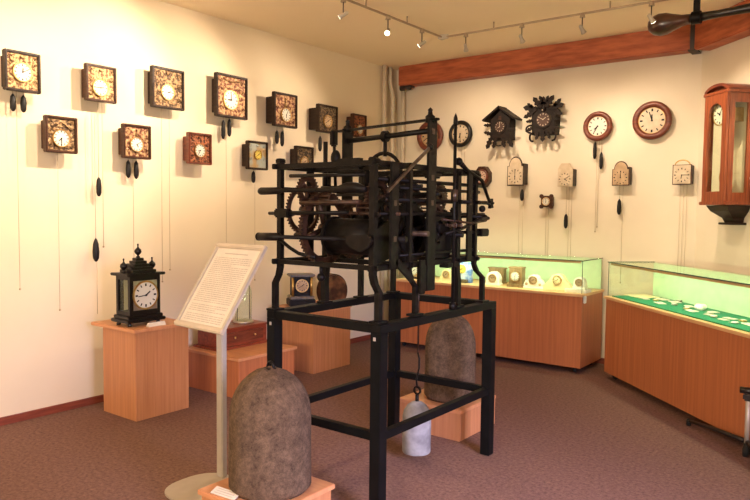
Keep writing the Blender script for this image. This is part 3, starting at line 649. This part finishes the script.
# local: front -y, width x .29, depth .19
m = MB()
for k in (-1, 1):
    for q in (-1, 1): m.lathe([(.002, 0), (.016, 0), (.018, .012), (.010, .024), (.010, .03)], (k*.125, q*.075, 0), n=12)
m.build('feet', 'black', t, False)
m = MB().box((0, 0, .042), (.335, .235, .026), bev=.005); m.box((0, 0, .068), (.305, .205, .028), bev=.005); m.build('base', 'black', t, False)
m = MB(); zz0, zz1 = .082, .385; zc = (zz0+zz1)/2
m.box((0, .09, zc), (.26, .012, zz1-zz0))
for k in (-1, 1):
    for q in (-1, 1): m.box((k*.118, q*.078, zc), (.032, .032, zz1-zz0), bev=.003)
    m.box((k*.118, 0, zz0+.015), (.03, .13, .03)); m.box((k*.118, 0, zz1-.015), (.03, .13, .03))
m.box((0, -.082, zc), (.21, .014, zz1-zz0)); m.build('case', 'black', t, False)
for k in (-1, 1): MB().box((k*.125, 0, zc), (.003, .125, zz1-zz0-.06)).build('side_glass', 'glass', t, False)
MB().box((0, .055, zc), (.18, .004, .24)).build('inner_plate', 'lining', t, False)
MB().box((0, -.0905, zc), (.226, .004, .226)).build('spandrel_plate', 'silver', t, False)
MB().ring((0, -.094, zc), 'y', .112, .099, .012, 40).build('bezel', 'brass', t, False)
dial(t, (0, zc), .100, -.093, 'dial', hh=(1, 44), ring=None)
m = MB().box((0, 0, .395), (.335, .235, .022), bev=.005)
for i, (a, b) in enumerate([(.205, .18), (.17, .15), (.135, .12), (.10, .09), (.065, .06)]): m.box((0, 0, .417+i*.022), (a, b, .024), bev=.003)
m.build('stepped_roof', 'black', t, False)
for x, z in ((-.125, .408), (.125, .408), (0, .517)):
    MB().lathe([(.002, 0), (.014, 0), (.016, .008), (.007, .016), (.012, .024), (.024, .036), (.028, .05), (.024, .064), (.010, .076), (.005, .084), (.006, .10), (.009, .104), (.002, .11)], (x, 0, z), n=16).build('ball_finial', 'black', t, False)
t = thing('name_card', 'white folded card on the plinth in front of the black bracket clock', 'card', (-4.49, 3.13, .70), PI/2)
MB().prism([(-.0225, 0), (.0225, 0), (0, .028)], -.075, .075, 'x').build('card', 'paper', t, False)

# red mahogany box with drawer, dome on top
t = thing('mahogany_box', 'red mahogany drawer box on the low plinth', 'box', (-4.84, 4.20, .35))
MB().box((-4.84, 4.195, .361), (.36, .62, .022), bev=.004).build('base_moulding', 'mahog', t)
MB().box((-4.84, 4.20, .447), (.31, .56, .15), bev=.003).build('body', 'mahog', t)
MB().box((-4.84, 4.20, .53), (.34, .60, .018), bev=.005).build('lid', 'mahog', t)
d_ = MB().box((-4.6815, 4.20, .447), (.014, .46, .095), bev=.003).build('drawer', 'redwood', t)
for y in (4.08, 4.32): MB().sphere((-4.667, y, .447), .010).build('knob', 'brass', d_)
t = thing('glass_dome', 'narrow clear bell dome on a silvery dish standing on the mahogany box', 'glass dome', (-4.84, 4.33, .539))
MB().lathe([(.002, 0), (.095, 0), (.10, .010), (.085, .02), (.07, .022), (.002, .022)], (-4.84, 4.33, .539), n=28).build('dish', 'silver', t)
hoop = [(-4.84, 4.33+.075*math.cos(a), .85+.075*math.sin(a)) for a in [PI*k/12 for k in range(13)]]
MB().tube([(-4.84, 4.405, .56)]+hoop+[(-4.84, 4.255, .56)], .0035, 6).build('wire_hoop', 'steel', t)
MB().lathe([(.078, .56), (.078, .80), (.074, .85), (.058, .89), (.03, .915), (.002, .922), (.002, .919), (.028, .912), (.055, .888), (.071, .848), (.075, .80), (.075, .56)], (-4.84, 4.33, 0), n=28).build('bell_jar', 'glass', t)
o = MB().lathe([(.002, 0), (.03, 0), (.03, .012), (.010, .02), (.008, .06), (.015, .07), (.002, .08)], (-4.84, 4.06, .539), n=14).build('dark_stub', 'black'); tag(o, 'small black turned stub on the mahogany box beside the dome', 'stub')

# small black mantel clock and copper disc clock on the tall plinth
t = thing('black_mantel_clock', 'small black columned mantel clock on the tall plinth behind the iron stand', 'mantel clock', (-4.82, 5.09, .625), .95)
MB().box((0, 0, .035), (.27, .20, .07), bev=.008).build('base', 'iron', t, False); MB().box((0, 0, .085), (.25, .18, .03), bev=.006).build('plinth_band', 'marble', t, False)
MB().box((0, .01, .20), (.20, .13, .20), bev=.003).build('body', 'iron', t, False); MB().box((0, 0, .31), (.26, .19, .025), bev=.006).build('top', 'marble', t, False)
dial(t, (0, .205), .06, -.058, 'dial_tan', ring='brass', bez=.12)
for k in (-1, 1): MB().cyl((k*.095, -.07, .10), (k*.095, -.07, .30), .013, n=12).build('column', 'brass', t, False)
t = thing('copper_disc_clock', 'tarnished copper round-topped clock drum on the tall plinth', 'clock', (-4.58, 5.30, .625), PI/2-.35)
pts = [(.155*math.cos(a), .15+.175*math.sin(a)) for a in [-.95+(PI+1.9)*k/30 for k in range(31)]]
MB().prism(pts, -.05, .05).build('drum', 'brownwood', t, False)
MB().prism([(a*.93, (b-.15)*.93+.15) for a, b in pts], -.051, -.062).build('copper_face', 'copper', t, False)
MB().box((0, 0, .008), (.24, .13, .016)).build('foot_board', 'brownwood', t, False)

# ------------------------------------------------------------------ sign stand
sx_, sy_ = -3.10, 2.625
t = thing('sign_stand', 'slanted cream text board on a grey metal pole stand', 'sign stand', (sx_, sy_, 0))
m = MB(); pts = []
for k in range(40):
    a = 2*PI*k/40; c_, s_ = math.cos(a), math.sin(a)
    pts.append((sx_+.03+.20*math.copysign(abs(c_)**.8, c_), sy_-.17+.21*math.copysign(abs(s_)**.8, s_)))
m.prism(pts, 0, .010, 'z'); m.build('base_plate', 'alu', t)
MB().box((sx_-.025, sy_, .54), (.055, .040, 1.06), bev=.006).build('pole', 'alu', t)
C_ = V(-3.108, 2.606, 1.15); a_, b_ = -.075, .985
Wv = V(math.cos(a_), math.sin(a_), 0); Hv = V(math.sin(a_)*math.cos(b_), -math.cos(a_)*math.cos(b_), -math.sin(b_)); Nv = Hv.cross(Wv).normalized()
if Nv.z < 0: Nv = -Nv
RB = Matrix((Wv, -Hv, Nv)).transposed()
bw, bh = .465, .565
def bb(m, x, y, z, dx, dy, dz, bev=0): return m.box(C_+RB @ V(x, y, z), (dx, dy, dz), RB, bev)
o = bb(MB(), 0, 0, 0, bw, bh, .012).build('board', 'board', t)
for k in (-1, 1): bb(MB(), k*(bw/2-.013), 0, .006, .026, bh, .014, .003).build('side_clip', 'alu', t)
for k in (-1, 1): bb(MB(), 0, k*(bh/2-.014), .011, bw+.004, .03, .018, .006).build('snap_profile', 'board', t)
o = bb(MB(), 0, 0, .0075, bw-.06, bh-.07, .002).build('printed_sheet', 'paper', t)
m = MB(); bb(m, 0, .215, .0092, .22, .006, .001)
y = .185; row = 0
while y > -.235:
    if row in (24, 29): y -= .010; row += 1; continue
    x = -.175; xe = .175 if random.random() < .85 else random.uniform(-.05, .12)
    while x < xe:
        l = random.uniform(.012, .040); l = min(l, xe-x+.005); bb(m, x+l/2, y, .0092, l, .0042, .001); x += l+.006
    y -= .0128; row += 1
m.build('printed_text', 'ink', o, True)
MB().box((sx_-.025, sy_+.015, 1.08), (.08, .03, .10), bev=.004).build('tilt_bracket', 'alu', t)

# ------------------------------------------------------------------ stone weights and their plinths
def stone(label, x, y, z, R_, H, seed, flat=1.0):
    t = thing('stone_weight', label, 'stone weight', (x, y, z), 0, 'stone clock weights')
    rnd = random.Random(seed); m = MB(); rings = []; n = 40
    prof = []
    for i in range(26):
        q = i/25; zz = H*q
        if q < .04: rr = R_*(.90+2.2*q)
        elif q < .55: rr = R_*(1.0-.015*(q-.04))
        else: e = (q-.55)/.45; rr = R_*max(0.0, 1-e**2.6)**.62*.992
        prof.append((max(rr, .006), zz))
    ph = [rnd.uniform(0, 6) for _ in range(6)]
    for rr, zz in prof:
        rings.append([V(x+rr*math.cos(a)*(1+.012*math.sin(3*a+ph[0]+zz*4)+.006*math.sin(7*a+ph[1]+zz*15)), y+rr*math.sin(a)*(1+.012*math.sin(2*a+ph[2])+.006*math.sin(8*a+ph[3]-zz*12)), z+zz+.003*math.sin(5*a+ph[4])*(zz > .02)) for a in [2*PI*k/n for k in range(n)]])
    m.loft(rings); m.build('stone_body', 'stone', t); return t
plinth('stone_plinth', 'low wooden plinth in the foreground under the near stone weight', -2.69, -2.23, 2.13, 2.585, .205, (-2.705, -2.215, 2.115, 2.60), 'lam', 'stone plinths')
t = stone('large brown domed stone weight with iron ring in the left foreground', -2.445, 2.365, .205, .207, .615, 3)
m = MB().tube([(-2.445+.020*math.cos(a), 2.365, .815+.026*math.sin(a)) for a in [-.6+(PI+1.2)*k/12 for k in range(13)]], .0075, 8); m.cyl((-2.445, 2.365, .79), (-2.445, 2.365, .815), .03); m.build('iron_ring', 'iron', t)
plinth('stone_plinth', 'low wooden plinth behind the iron stand under the far stone weight', -2.86, -2.34, 4.075, 4.60, .22, (-2.865, -2.335, 4.07, 4.605), 'lam', 'stone plinths')
stone('brown domed stone weight on the low plinth behind the iron stand', -2.575, 4.325, .22, .188, .645, 8)
t = thing('name_card', 'cream printed card at the foot of the near stone weight', 'card', (-2.54, 2.155, .205), .08)
MB().box((0, 0, .012), (.16, .05, .003), Matrix.Rotation(.35, 3, 'X')).build('card', 'paper', t, False)
m = MB()
for k in range(3): m.box(Matrix.Rotation(.35, 3, 'X') @ V(0, -.014+.014*k, .0022)+V(0, 0, .012), (.12, .003, .001), Matrix.Rotation(.35, 3, 'X'))
m.build('printed_text', 'ink', t, False)

# ------------------------------------------------------------------ iron stand
X0, X1, Y0, Y1s, ZT = -2.84, -2.08, 2.78, 3.98, 1.02
t = thing('iron_stand', 'black square-section steel stand carrying the old clock movement', 'stand', ((X0+X1)/2, (Y0+Y1s)/2, 0))
for x in (X0, X1):
    for y in (Y0, Y1s): MB().box((x, y, ZT/2-.02), (.066, .066, ZT-.045), bev=.003).build('leg', 'stand', t)
for x in (X0, X1):
    MB().box((x, (Y0+Y1s)/2, ZT-.0235), (.066, Y1s-Y0+.066, .045), bev=.003).build('top_rail', 'stand', t)
    MB().box((x, (Y0+Y1s)/2, .43), (.04, Y1s-Y0-.06, .045), bev=.002).build('lower_rail', 'stand', t)
for y in (Y0, Y1s):
    MB().box(((X0+X1)/2, y, ZT-.0235), (X1-X0-.066, .066, .045), bev=.003).build('top_rail', 'stand', t)
    MB().box(((X0+X1)/2, y, .43), (X1-X0-.06, .04, .045), bev=.002).build('lower_rail', 'stand', t)
for (x, y) in ((X1-.005, Y0-.034), (X0+.0, Y0-.034)): MB().box((x, y, ZT-.075), (.014, .004, .018)).build('bright_plate', 'alu', t)

# ------------------------------------------------------------------ the turret clock movement
t = thing('tower_clock_movement', 'large black wrought-iron tower clock movement with barrels, wheels and levers on the stand', 'clock movement', (-2.46, 3.35, ZT))
xf, xb, zlo, zhi = -2.115, -2.815, 1.305, 1.85
def P(name, m, mb): return mb.build(name, m, t)
def foot_post(x, y, top, w_=.034, out=(.02, .0), dy=.05, topy=0):
    # square bar: straight from top to the bottom rail, then cranked outwards to a foot on the stand
    pts = [(x, y, top), (x, y, 1.33), (x, y, 1.27), (x+out[0]*.3, y+dy*.3, 1.225), (x+out[0], y+dy, 1.18), (x+out[0], y+dy, ZT)]
    rings = []
    for (a, b, c) in pts: rings.append([V(a-w_/2, b-w_/2, c), V(a+w_/2, b-w_/2, c), V(a+w_/2, b+w_/2, c), V(a-w_/2, b+w_/2, c)])
    m = MB().loft(rings, smooth=False); m.box((x+out[0], y+dy, ZT+.006), (.06, .085, .012)); m.box((x, y, top+.008), (.046, .046, .03), bev=.006)
    m.box((x, y, zlo), (.042, .042, .038), bev=.004)
    return P('post', 'iron', m)
foot_post(xf, 2.765, zhi, .032, (.012, 0), .035); foot_post(xf, 3.09, zhi-.01, .026, (.012, 0), .05)
foot_post(xf, 3.82, zhi-.02, .028, (.02, 0), .08); foot_post(xf, 3.60, zhi-.02, .036, (.01, 0), .0)
foot_post(xb, 2.80, zhi+.02, .030, (-.02, 0), -.02); foot_post(xb, 3.20, zhi, .038, (-.01, 0), .0); foot_post(xb, 3.55, zhi, .03, (0, 0), .0); foot_post(xb, 3.90, zhi, .03, (0, 0), .02)
# rails
for x in (xf, xb):
    P('top_rail', 'iron', MB().box((x, 3.30, zhi-.005), (.026, 1.12, .030), bev=.004))
    P('bottom_rail', 'iron', MB().box((x, 3.30, zlo), (.03, 1.12, .03), bev=.004))
for y in (2.775, 3.09, 3.60, 3.86):
    P('cross_rail', 'iron', MB().box(((xf+xb)/2, y, zhi-.005), (xf-xb, .024, .028), bev=.004))
    P('cross_rail', 'iron', MB().box(((xf+xb)/2, y, zlo), (xf-xb, .028, .026), bev=.003))
for z, y0, y1, q in ((1.765, 2.80, 3.95, .011), (1.725, 3.00, 3.88, .010), (1.66, 2.86, 3.99, .013), (1.585, 2.78, 3.95, .010), (1.36, 3.0, 3.85, .009)):
    P('front_tie_rod', 'iron', MB().cyl((xf-.005, y0, z), (xf-.005, y1, z), q, n=10))
for z, y0, y1, q in ((1.72, 2.80, 3.95, .012), (1.58, 2.80, 3.9, .012), (1.44, 2.9, 3.9, .010)):
    P('back_tie_rod', 'iron', MB().cyl((xb, y0, z), (xb, y1, z), q, n=10))
# flat pivot uprights
def upright(x, y, z0, z1, w_, zs, tk=.014):
    o_ = P('flat_upright', 'iron', MB().box((x, y, (z0+z1)/2), (tk, w_, z1-z0), bev=.003))
    for z in zs: MB().box((x+tk/2+.001, y, z), (.004, w_*.32, .030)).build('pivot_bushing', 'steel', o_)
    return o_
upright(xf+.03, 2.905, 1.30, zhi, .070, (1.642, 1.453)); upright(xf+.025, 3.27, 1.15, 2.12, .088, (2.05, 1.79, 1.648))
upright(xb-.0, 3.40, 1.28, 2.12, .10, (1.9,)); upright(xb, 3.05, 1.30, zhi, .06, (1.5,)); upright(xb, 3.72, 1.30, zhi, .06, (1.5,)); upright(xf+.03, 3.70, 1.30, zhi, .06, (1.66, 1.50))
upright(xf+.04, 3.165, 1.14, 1.33, .05, ())
P('hanging_block', 'iron', MB().box((xf+.02, 3.19, 1.225), (.04, .05, .16), bev=.008))
# top gantry
yg = 3.33
def slant(z, q, a, b, name):   # bar from the back upright to the front upright
    return P(name, 'iron', MB().box(V((a[0]+b[0])/2, (a[1]+b[1])/2, z), ((V(*b)-V(*a)).length, .03, q), Matrix.Rotation(math.atan2(b[1]-a[1], b[0]-a[0]), 3, 'Z'), bev=.003))
slant(2.115, .014, (xb-.10, 3.42), (xf+.07, 3.26), 'gantry_top_bar'); 
P('gantry_rod', 'iron', MB().cyl((xb-.04, 3.41, 2.045), (xf+.03, 3.27, 2.055), .016))
for a, b in ((xf+.01, 3.27), (xb, 3.40)): P('cap_nut', 'iron', MB().lathe([(.002, 2.10), (.026, 2.10), (.028, 2.135), (.014, 2.145), (.012, 2.165), (.016, 2.17), (.002, 2.185)], (a, b, 0), n=12))
P('gantry_ring', 'iron', MB().ring((-2.47, 3.34, 2.05), 'x', .034, .016, .03, 16))
P('bell_crank_stem', 'iron', MB().cyl((-2.47, 3.34, 2.02), (-2.47, 3.34, 1.93), .012))
P('arched_bracket', 'iron', MB().tube([(-2.48+.135*math.cos(a), 3.34, 1.80+.15*math.sin(a)) for a in [PI*k/14 for k in range(15)]], .012, 8))
# barrel trains: axes run along x
def barrel(y, z, q, x0, x1, m='iron'):
    mb = MB().cyl((x0, y, z), (x1, y, z), q, n=32); mb.ring(((x0), y, z), 'x', q*1.12, q*.6, .02, 32); mb.ring((x1, y, z), 'x', q*1.12, q*.6, .02, 32); P('barrel', m, mb)
    mb = MB()
    for k in range(int((x1-x0)/.016)-1): mb.ring((x0+.014+k*.016, y, z), 'x', q+.005, q-.004, .009, 28)
    if m == 'rope': P('rope_winding', 'iron2', mb)
    else: mb.bm.free()
def arbor(y, z, x0, x1, q=.010, m='iron', name='arbor'): return P(name, m, MB().cyl((x0, y, z), (x1, y, z), q, n=10))
def gear(x, y, z, q, teeth, m='iron', tk=.018, rim=.025, sp=4, hub=.025, a0=.3, name='gear_wheel'): return P(name, m, MB().wheel((x, y, z), 'x', q, rim, tk, teeth, sp, hub, .011, a0))
def lantern(x0, x1, y, z, q, n=8, m='iron2'):
    mb = MB().cyl((x0, y, z), (x0+.008, y, z), q*1.25, n=18); mb.cyl((x1-.008, y, z), (x1, y, z), q*1.25, n=18)
    for k in range(n): a = 2*PI*k/n; mb.cyl((x0, y+q*math.cos(a), z+q*math.sin(a)), (x1, y+q*math.cos(a), z+q*math.sin(a)), .006, n=6)
    P('lantern_pinion', m, mb)
# going train (left)
barrel(2.96, 1.455, .100, -2.54, -2.21); gear(-2.60, 2.94, 1.495, .198, 60, 'iron2', .026, .032, 4, .03)
gear(-2.66, 2.86, 1.715, .075, 24, 'iron2', .02, .024, 3, .02); gear(-2.70, 2.87, 1.60, .13, 44, 'iron2', .014, .02, 4)
arbor(2.97, 1.45, -2.86, -2.05, .016); arbor(2.92, 1.585, -2.84, -2.06, .010, 'iron2')
lantern(-2.33, -2.22, 2.93, 1.615, .034); lantern(-2.62, -2.50, 2.90, 1.66, .028)
gear(-2.28, 3.02, 1.66, .105, 36, 'iron2'); gear(-2.20, 2.97, 1.56, .10, 34, 'iron')
# strike train (middle)
barrel(3.29, 1.47, .115, -2.62, -2.24); gear(-2.19, 3.20, 1.475, .170, 54, 'iron', .022, .04, 4, .035); arbor(3.20, 1.475, -2.84, -2.06, .016, 'steel')
gear(-2.66, 3.29, 1.48, .17, 54, 'iron2', .02, .03); gear(-2.30, 3.30, 1.69, .10, 34, 'iron2'); gear(-2.44, 3.36, 1.72, .09, 30, 'iron'); lantern(-2.42, -2.30, 3.22, 1.66, .03)
gear(-2.24, 3.16, 1.74, .06, 22, 'iron'); arbor(3.33, 1.70, -2.84, -2.07, .011); arbor(3.16, 1.74, -2.82, -2.08, .010)
# third train (right)
barrel(3.62, 1.45, .105, -2.60, -2.24); gear(-2.20, 3.56, 1.46, .145, 46, 'iron', .02, .035); arbor(3.58, 1.46, -2.84, -2.06, .015)
gear(-2.64, 3.62, 1.46, .15, 46, 'iron2'); gear(-2.17, 3.45, 1.58, .065, 24, 'iron2', .016, .02); gear(-2.30, 3.66, 1.66, .09, 30, 'iron2'); gear(-2.22, 3.76, 1.56, .065, 24, 'iron'); gear(-2.36, 3.80, 1.70, .07, 26, 'iron2')
lantern(-2.40, -2.28, 3.60, 1.62, .03); arbor(3.66, 1.66, -2.84, -2.05, .010); arbor(3.78, 1.57, -2.82, -2.04, .010)
# plates in the middle of the cage
P('inner_plate', 'iron', MB().box((-2.42, 3.10, 1.58), (.012, .05, .50), bev=.002)); P('inner_plate', 'iron', MB().box((-2.40, 3.45, 1.58), (.012, .05, .50), bev=.002))
P('cam_plate', 'iron', MB().prism([(2.80, 1.33), (2.87, 1.32), (3.03, 1.36), (3.05, 1.50), (2.96, 1.55), (2.84, 1.50)], -2.17, -2.155, 'x'))
P('cam_plate', 'iron', MB().prism([(3.36, 1.33), (3.56, 1.32), (3.60, 1.44), (3.52, 1.56), (3.40, 1.57), (3.34, 1.46)], -2.16, -2.145, 'x'))
# long x-direction rods in the near end frame, sticking out to the left
yn = 2.735
P('handle_rod', 'iron', MB().tube([(-2.925, yn, 1.706), (-2.918, yn, 1.706), (-2.905, yn, 1.706), (-2.76, yn, 1.708), (-2.74, yn, 1.709), (-2.36, yn, 1.708), (-2.32, yn, 1.712), (-2.26, yn, 1.718), (-2.20, yn, 1.718), (-2.14, yn, 1.708)], [.008, .018, .022, .020, .012, .012, .018, .030, .028, .013], 14))
m = MB().cyl((-2.84, yn, 1.580), (-2.26, yn, 1.590), .010, n=10); m.box((-2.73, yn, 1.582), (.11, .045, .05), bev=.008); P('bearing_rod', 'iron', m)
m = MB().tube([(-2.93, yn, 1.444), (-2.925, yn, 1.444), (-2.76, yn, 1.448), (-2.755, yn, 1.448), (-2.15, yn, 1.452)], [.018, .023, .023, .011, .012], 16); m.ring((-2.925, yn, 1.444), 'x', .024, .017, .012, 18); P('winding_arbor', 'iron', m)
P('crank_plate', 'iron', MB().prism([(-2.24, 1.470), (-2.10, 1.480), (-2.075, 1.45), (-2.10, 1.415), (-2.15, 1.39), (-2.21, 1.41), (-2.245, 1.435)], yn-.02, yn-.035))
P('small_rod', 'iron', MB().cyl((-2.70, 2.76, 1.79), (-2.16, 2.76, 1.785), .010, n=8))
P('small_rod', 'iron2', MB().cyl((-2.62, 2.76, 1.64), (-2.2, 2.76, 1.645), .012, n=8))
P('diagonal_brace', 'iron', MB().tube([(-2.80, 2.78, 1.43), (-2.73, 2.79, 1.385), (-2.67, 2.80, 1.355), (-2.56, 2.82, 1.335)], .011, 8))
P('pulley', 'iron', MB().sphere((-2.50, 2.80, 1.232), .024)); P('pulley_rod', 'iron', MB().cyl((-2.50, 2.80, 1.24), (-2.50, 2.80, 1.30), .010, n=8))
# levers
P('long_lever', 'steel', MB().box(V(xf+.05, 3.015, 1.828), (.012, .475, .020), Matrix.Rotation(.572, 3, 'X'), bev=.003))
P('lever_knob', 'iron', MB().sphere((xf+.05, 3.215, 1.958), .018))
P('fly_lever', 'iron', MB().tube([(xf+.03, 3.565, 1.898), (xf+.03, 3.66, 1.855), (xf+.03, 3.85, 1.80), (xf+.03, 3.955, 1.67)], [.018, .012, .012, .010], 8)); P('lever_knob', 'iron', MB().sphere((xf+.03, 3.56, 1.90), .024))
P('release_lever', 'iron', MB().box(V(xf+.03, 3.0, 1.283), (.014, .20, .045), Matrix.Rotation(-.62, 3, 'X'), bev=.004))
P('detent_lever', 'iron', MB().tube([(xf+.04, 3.40, 1.47), (xf+.04, 3.60, 1.50), (xf+.04, 3.82, 1.555), (xf+.04, 3.93, 1.56)], .011, 8))
P('detent_lever', 'iron2', MB().tube([(xf+.045, 3.36, 1.555), (xf+.045, 3.70, 1.53), (xf+.04, 3.90, 1.545)], .007, 6))
P('star_wheel', 'iron', MB().ring((xf+.02, 3.995, 1.655), 'x', .020, .008, .02, teeth=6, th=.014))
P('end_knob', 'iron', MB().sphere((xf+.01, 3.93, 1.56), .024)); P('end_knob', 'iron', MB().sphere((xf+.01, 3.90, 1.62), .022))
m = MB().box((xf, 3.925, 1.468), (.05, .10, .05), bev=.006); m.cyl((xf, 3.60, 1.475), (xf, 3.90, 1.47), .010, n=8); P('counterweight', 'iron', m)
m = MB().cyl((xf+.045, 3.49, 1.06), (xf+.045, 3.49, 2.15), .010, n=8); m.lathe([(.010, 2.10), (.014, 2.12), (.012, 2.15), (.002, 2.175)], (xf+.045, 3.49, 0), n=8); P('vertical_spindle', 'iron', m)
P('spindle_coupling', 'steel', MB().cyl((xf+.045, 3.49, 1.66), (xf+.045, 3.49, 1.73), .020, n=14)); P('spindle_foot', 'iron', MB().cyl((xf+.045, 3.49, ZT), (xf+.045, 3.49, 1.06), .02, n=12))
P('spindle_bracket', 'iron', MB().box((xf+.02, 3.49, 1.285), (.06, .14, .03), bev=.004)); P('spindle_bevel_gear', 'iron2', MB().wheel((xf+.045, 3.49, 1.52), 'z', .04, .015, .016, 16, 4, .016))
# fly fans at the far side
def fly(x, y, z, l, wv, a):
    R_ = Matrix.Rotation(a, 3, 'X'); m = MB()
    m.box((x, y, z), (.10, l, .006), R_); m.box(V(x, y, z)+R_ @ V(0, l*.40, 0), (.17, l*.22, .008), R_); m.box(V(x, y, z)-R_ @ V(0, l*.40, 0), (.17, l*.22, .008), R_); P('fly_fan', 'iron', m)
fly(-2.55, 3.75, 1.74, .20, .1, -.5); P('bell_hammer_head', 'iron', MB().sphere((-2.82, 3.29, 1.93), .032, (1, 1, 1.6))); P('hammer_arm', 'iron', MB().cyl((-2.82, 3.29, 1.75), (-2.82, 3.27, 2.09), .010, n=8)); P('hammer_block', 'iron', MB().box((-2.82, 3.27, 2.05), (.04, .05, .10), bev=.01))
P('stop_rod', 'iron', MB().cyl((-2.80, 3.17, 1.70), (-2.80, 3.17, 2.02), .014, n=8)); P('ratchet_block', 'iron', MB().box((-2.30, 2.80, 1.845), (.17, .06, .06), bev=.012)); P('ratchet_block', 'iron', MB().box((-2.18, 3.42, 1.83), (.07, .12, .07), bev=.012))
P('cord_pulley', 'iron2', MB().wheel((-2.52, 3.55, 1.80), 'x', .06, .018, .03, 0, 3, .018)); P('cam_wheel', 'iron', MB().wheel((-2.14, 3.43, 1.50), 'x', .075, .03, .03, 12, 3, .03))
# bolts on the frame joints
for (y, z) in ((2.765, 1.85), (3.09, 1.84), (3.60, 1.83), (3.82, 1.83), (2.765, 1.305), (3.09, 1.305), (3.60, 1.305), (3.82, 1.305), (2.765, 1.58), (3.60, 1.66), (3.82, 1.66)):
    P('bolt', 'iron', MB().cyl((xf+.01, y, z), (xf+.036, y, z), .014, n=6, smooth=False))

# hanging cylindrical weight with its line
wx, wy = -2.385, 3.60
t = thing('hanging_weight', 'grey domed metal weight hanging on a rope under the iron stand', 'clock weight', (wx, wy, .05))
MB().lathe([(.002, 0), (.088, 0), (.092, .006), (.092, .235), (.084, .27), (.062, .305), (.034, .325), (.002, .333)], (wx, wy, .055), n=32).build('weight_body', 'weight', t)
MB().tube([(wx, wy, .37), (wx, wy, .43)], .012, 8).build('shank', 'iron', t)
MB().ring((wx, wy, .455), 'y', .028, .018, .012, 20).build('eye_ring', 'iron', t)
MB().tube([(wx, wy, .47), (wx-.008, wy, .52), (wx+.012, wy, .60), (wx+.012, wy, .66), (wx, wy, .70)], .006, 8).build('hook', 'iron', t)
MB().cyl((wx, wy, .69), (wx, wy, 1.34), .0045, n=8).build('rope', 'iron2', t)

# ------------------------------------------------------------------ folded tripod at the right edge
tx, ty = -.715, 5.03
t = thing('folded_tripod', 'black tripod with a leg stretched over the carpet at the right picture edge', 'tripod', (tx, ty, 0))
MB().cyl((tx, ty, .05), (tx, ty, .42), .016).build('centre_tube', 'alu', t)
MB().lathe([(.002, 0), (.022, 0), (.024, .05), (.018, .07), (.018, .09)], (tx, ty, 0), n=14).build('foot_cap', 'rubber', t)
m = MB().box((tx, ty, .40), (.06, .06, .05), bev=.01); m.cyl((tx-.05, ty, .44), (tx+.05, ty, .44), .022); m.build('joint', 'horn', t)
for (ex, ey, lb) in ((-1.174, 5.50, 0), (-.12, 4.40, 0), (-.38, 4.36, 0)):
    d = (V(ex, ey, 0)-V(tx, ty, 0)); L = d.length; d.normalize(); s_ = V(tx, ty, .10)
    g_ = MB().tube([s_+d*.02, s_+d*L*.5+V(0, 0, -.025), V(ex, ey, .035)], [.016, .015, .013], 12).build('leg', 'horn', t)
    MB().lathe([(.002, 0), (.018, 0), (.020, .03), (.014, .05), (.002, .052)], (ex, ey, .0), n=12).build('rubber_foot', 'rubber', g_)
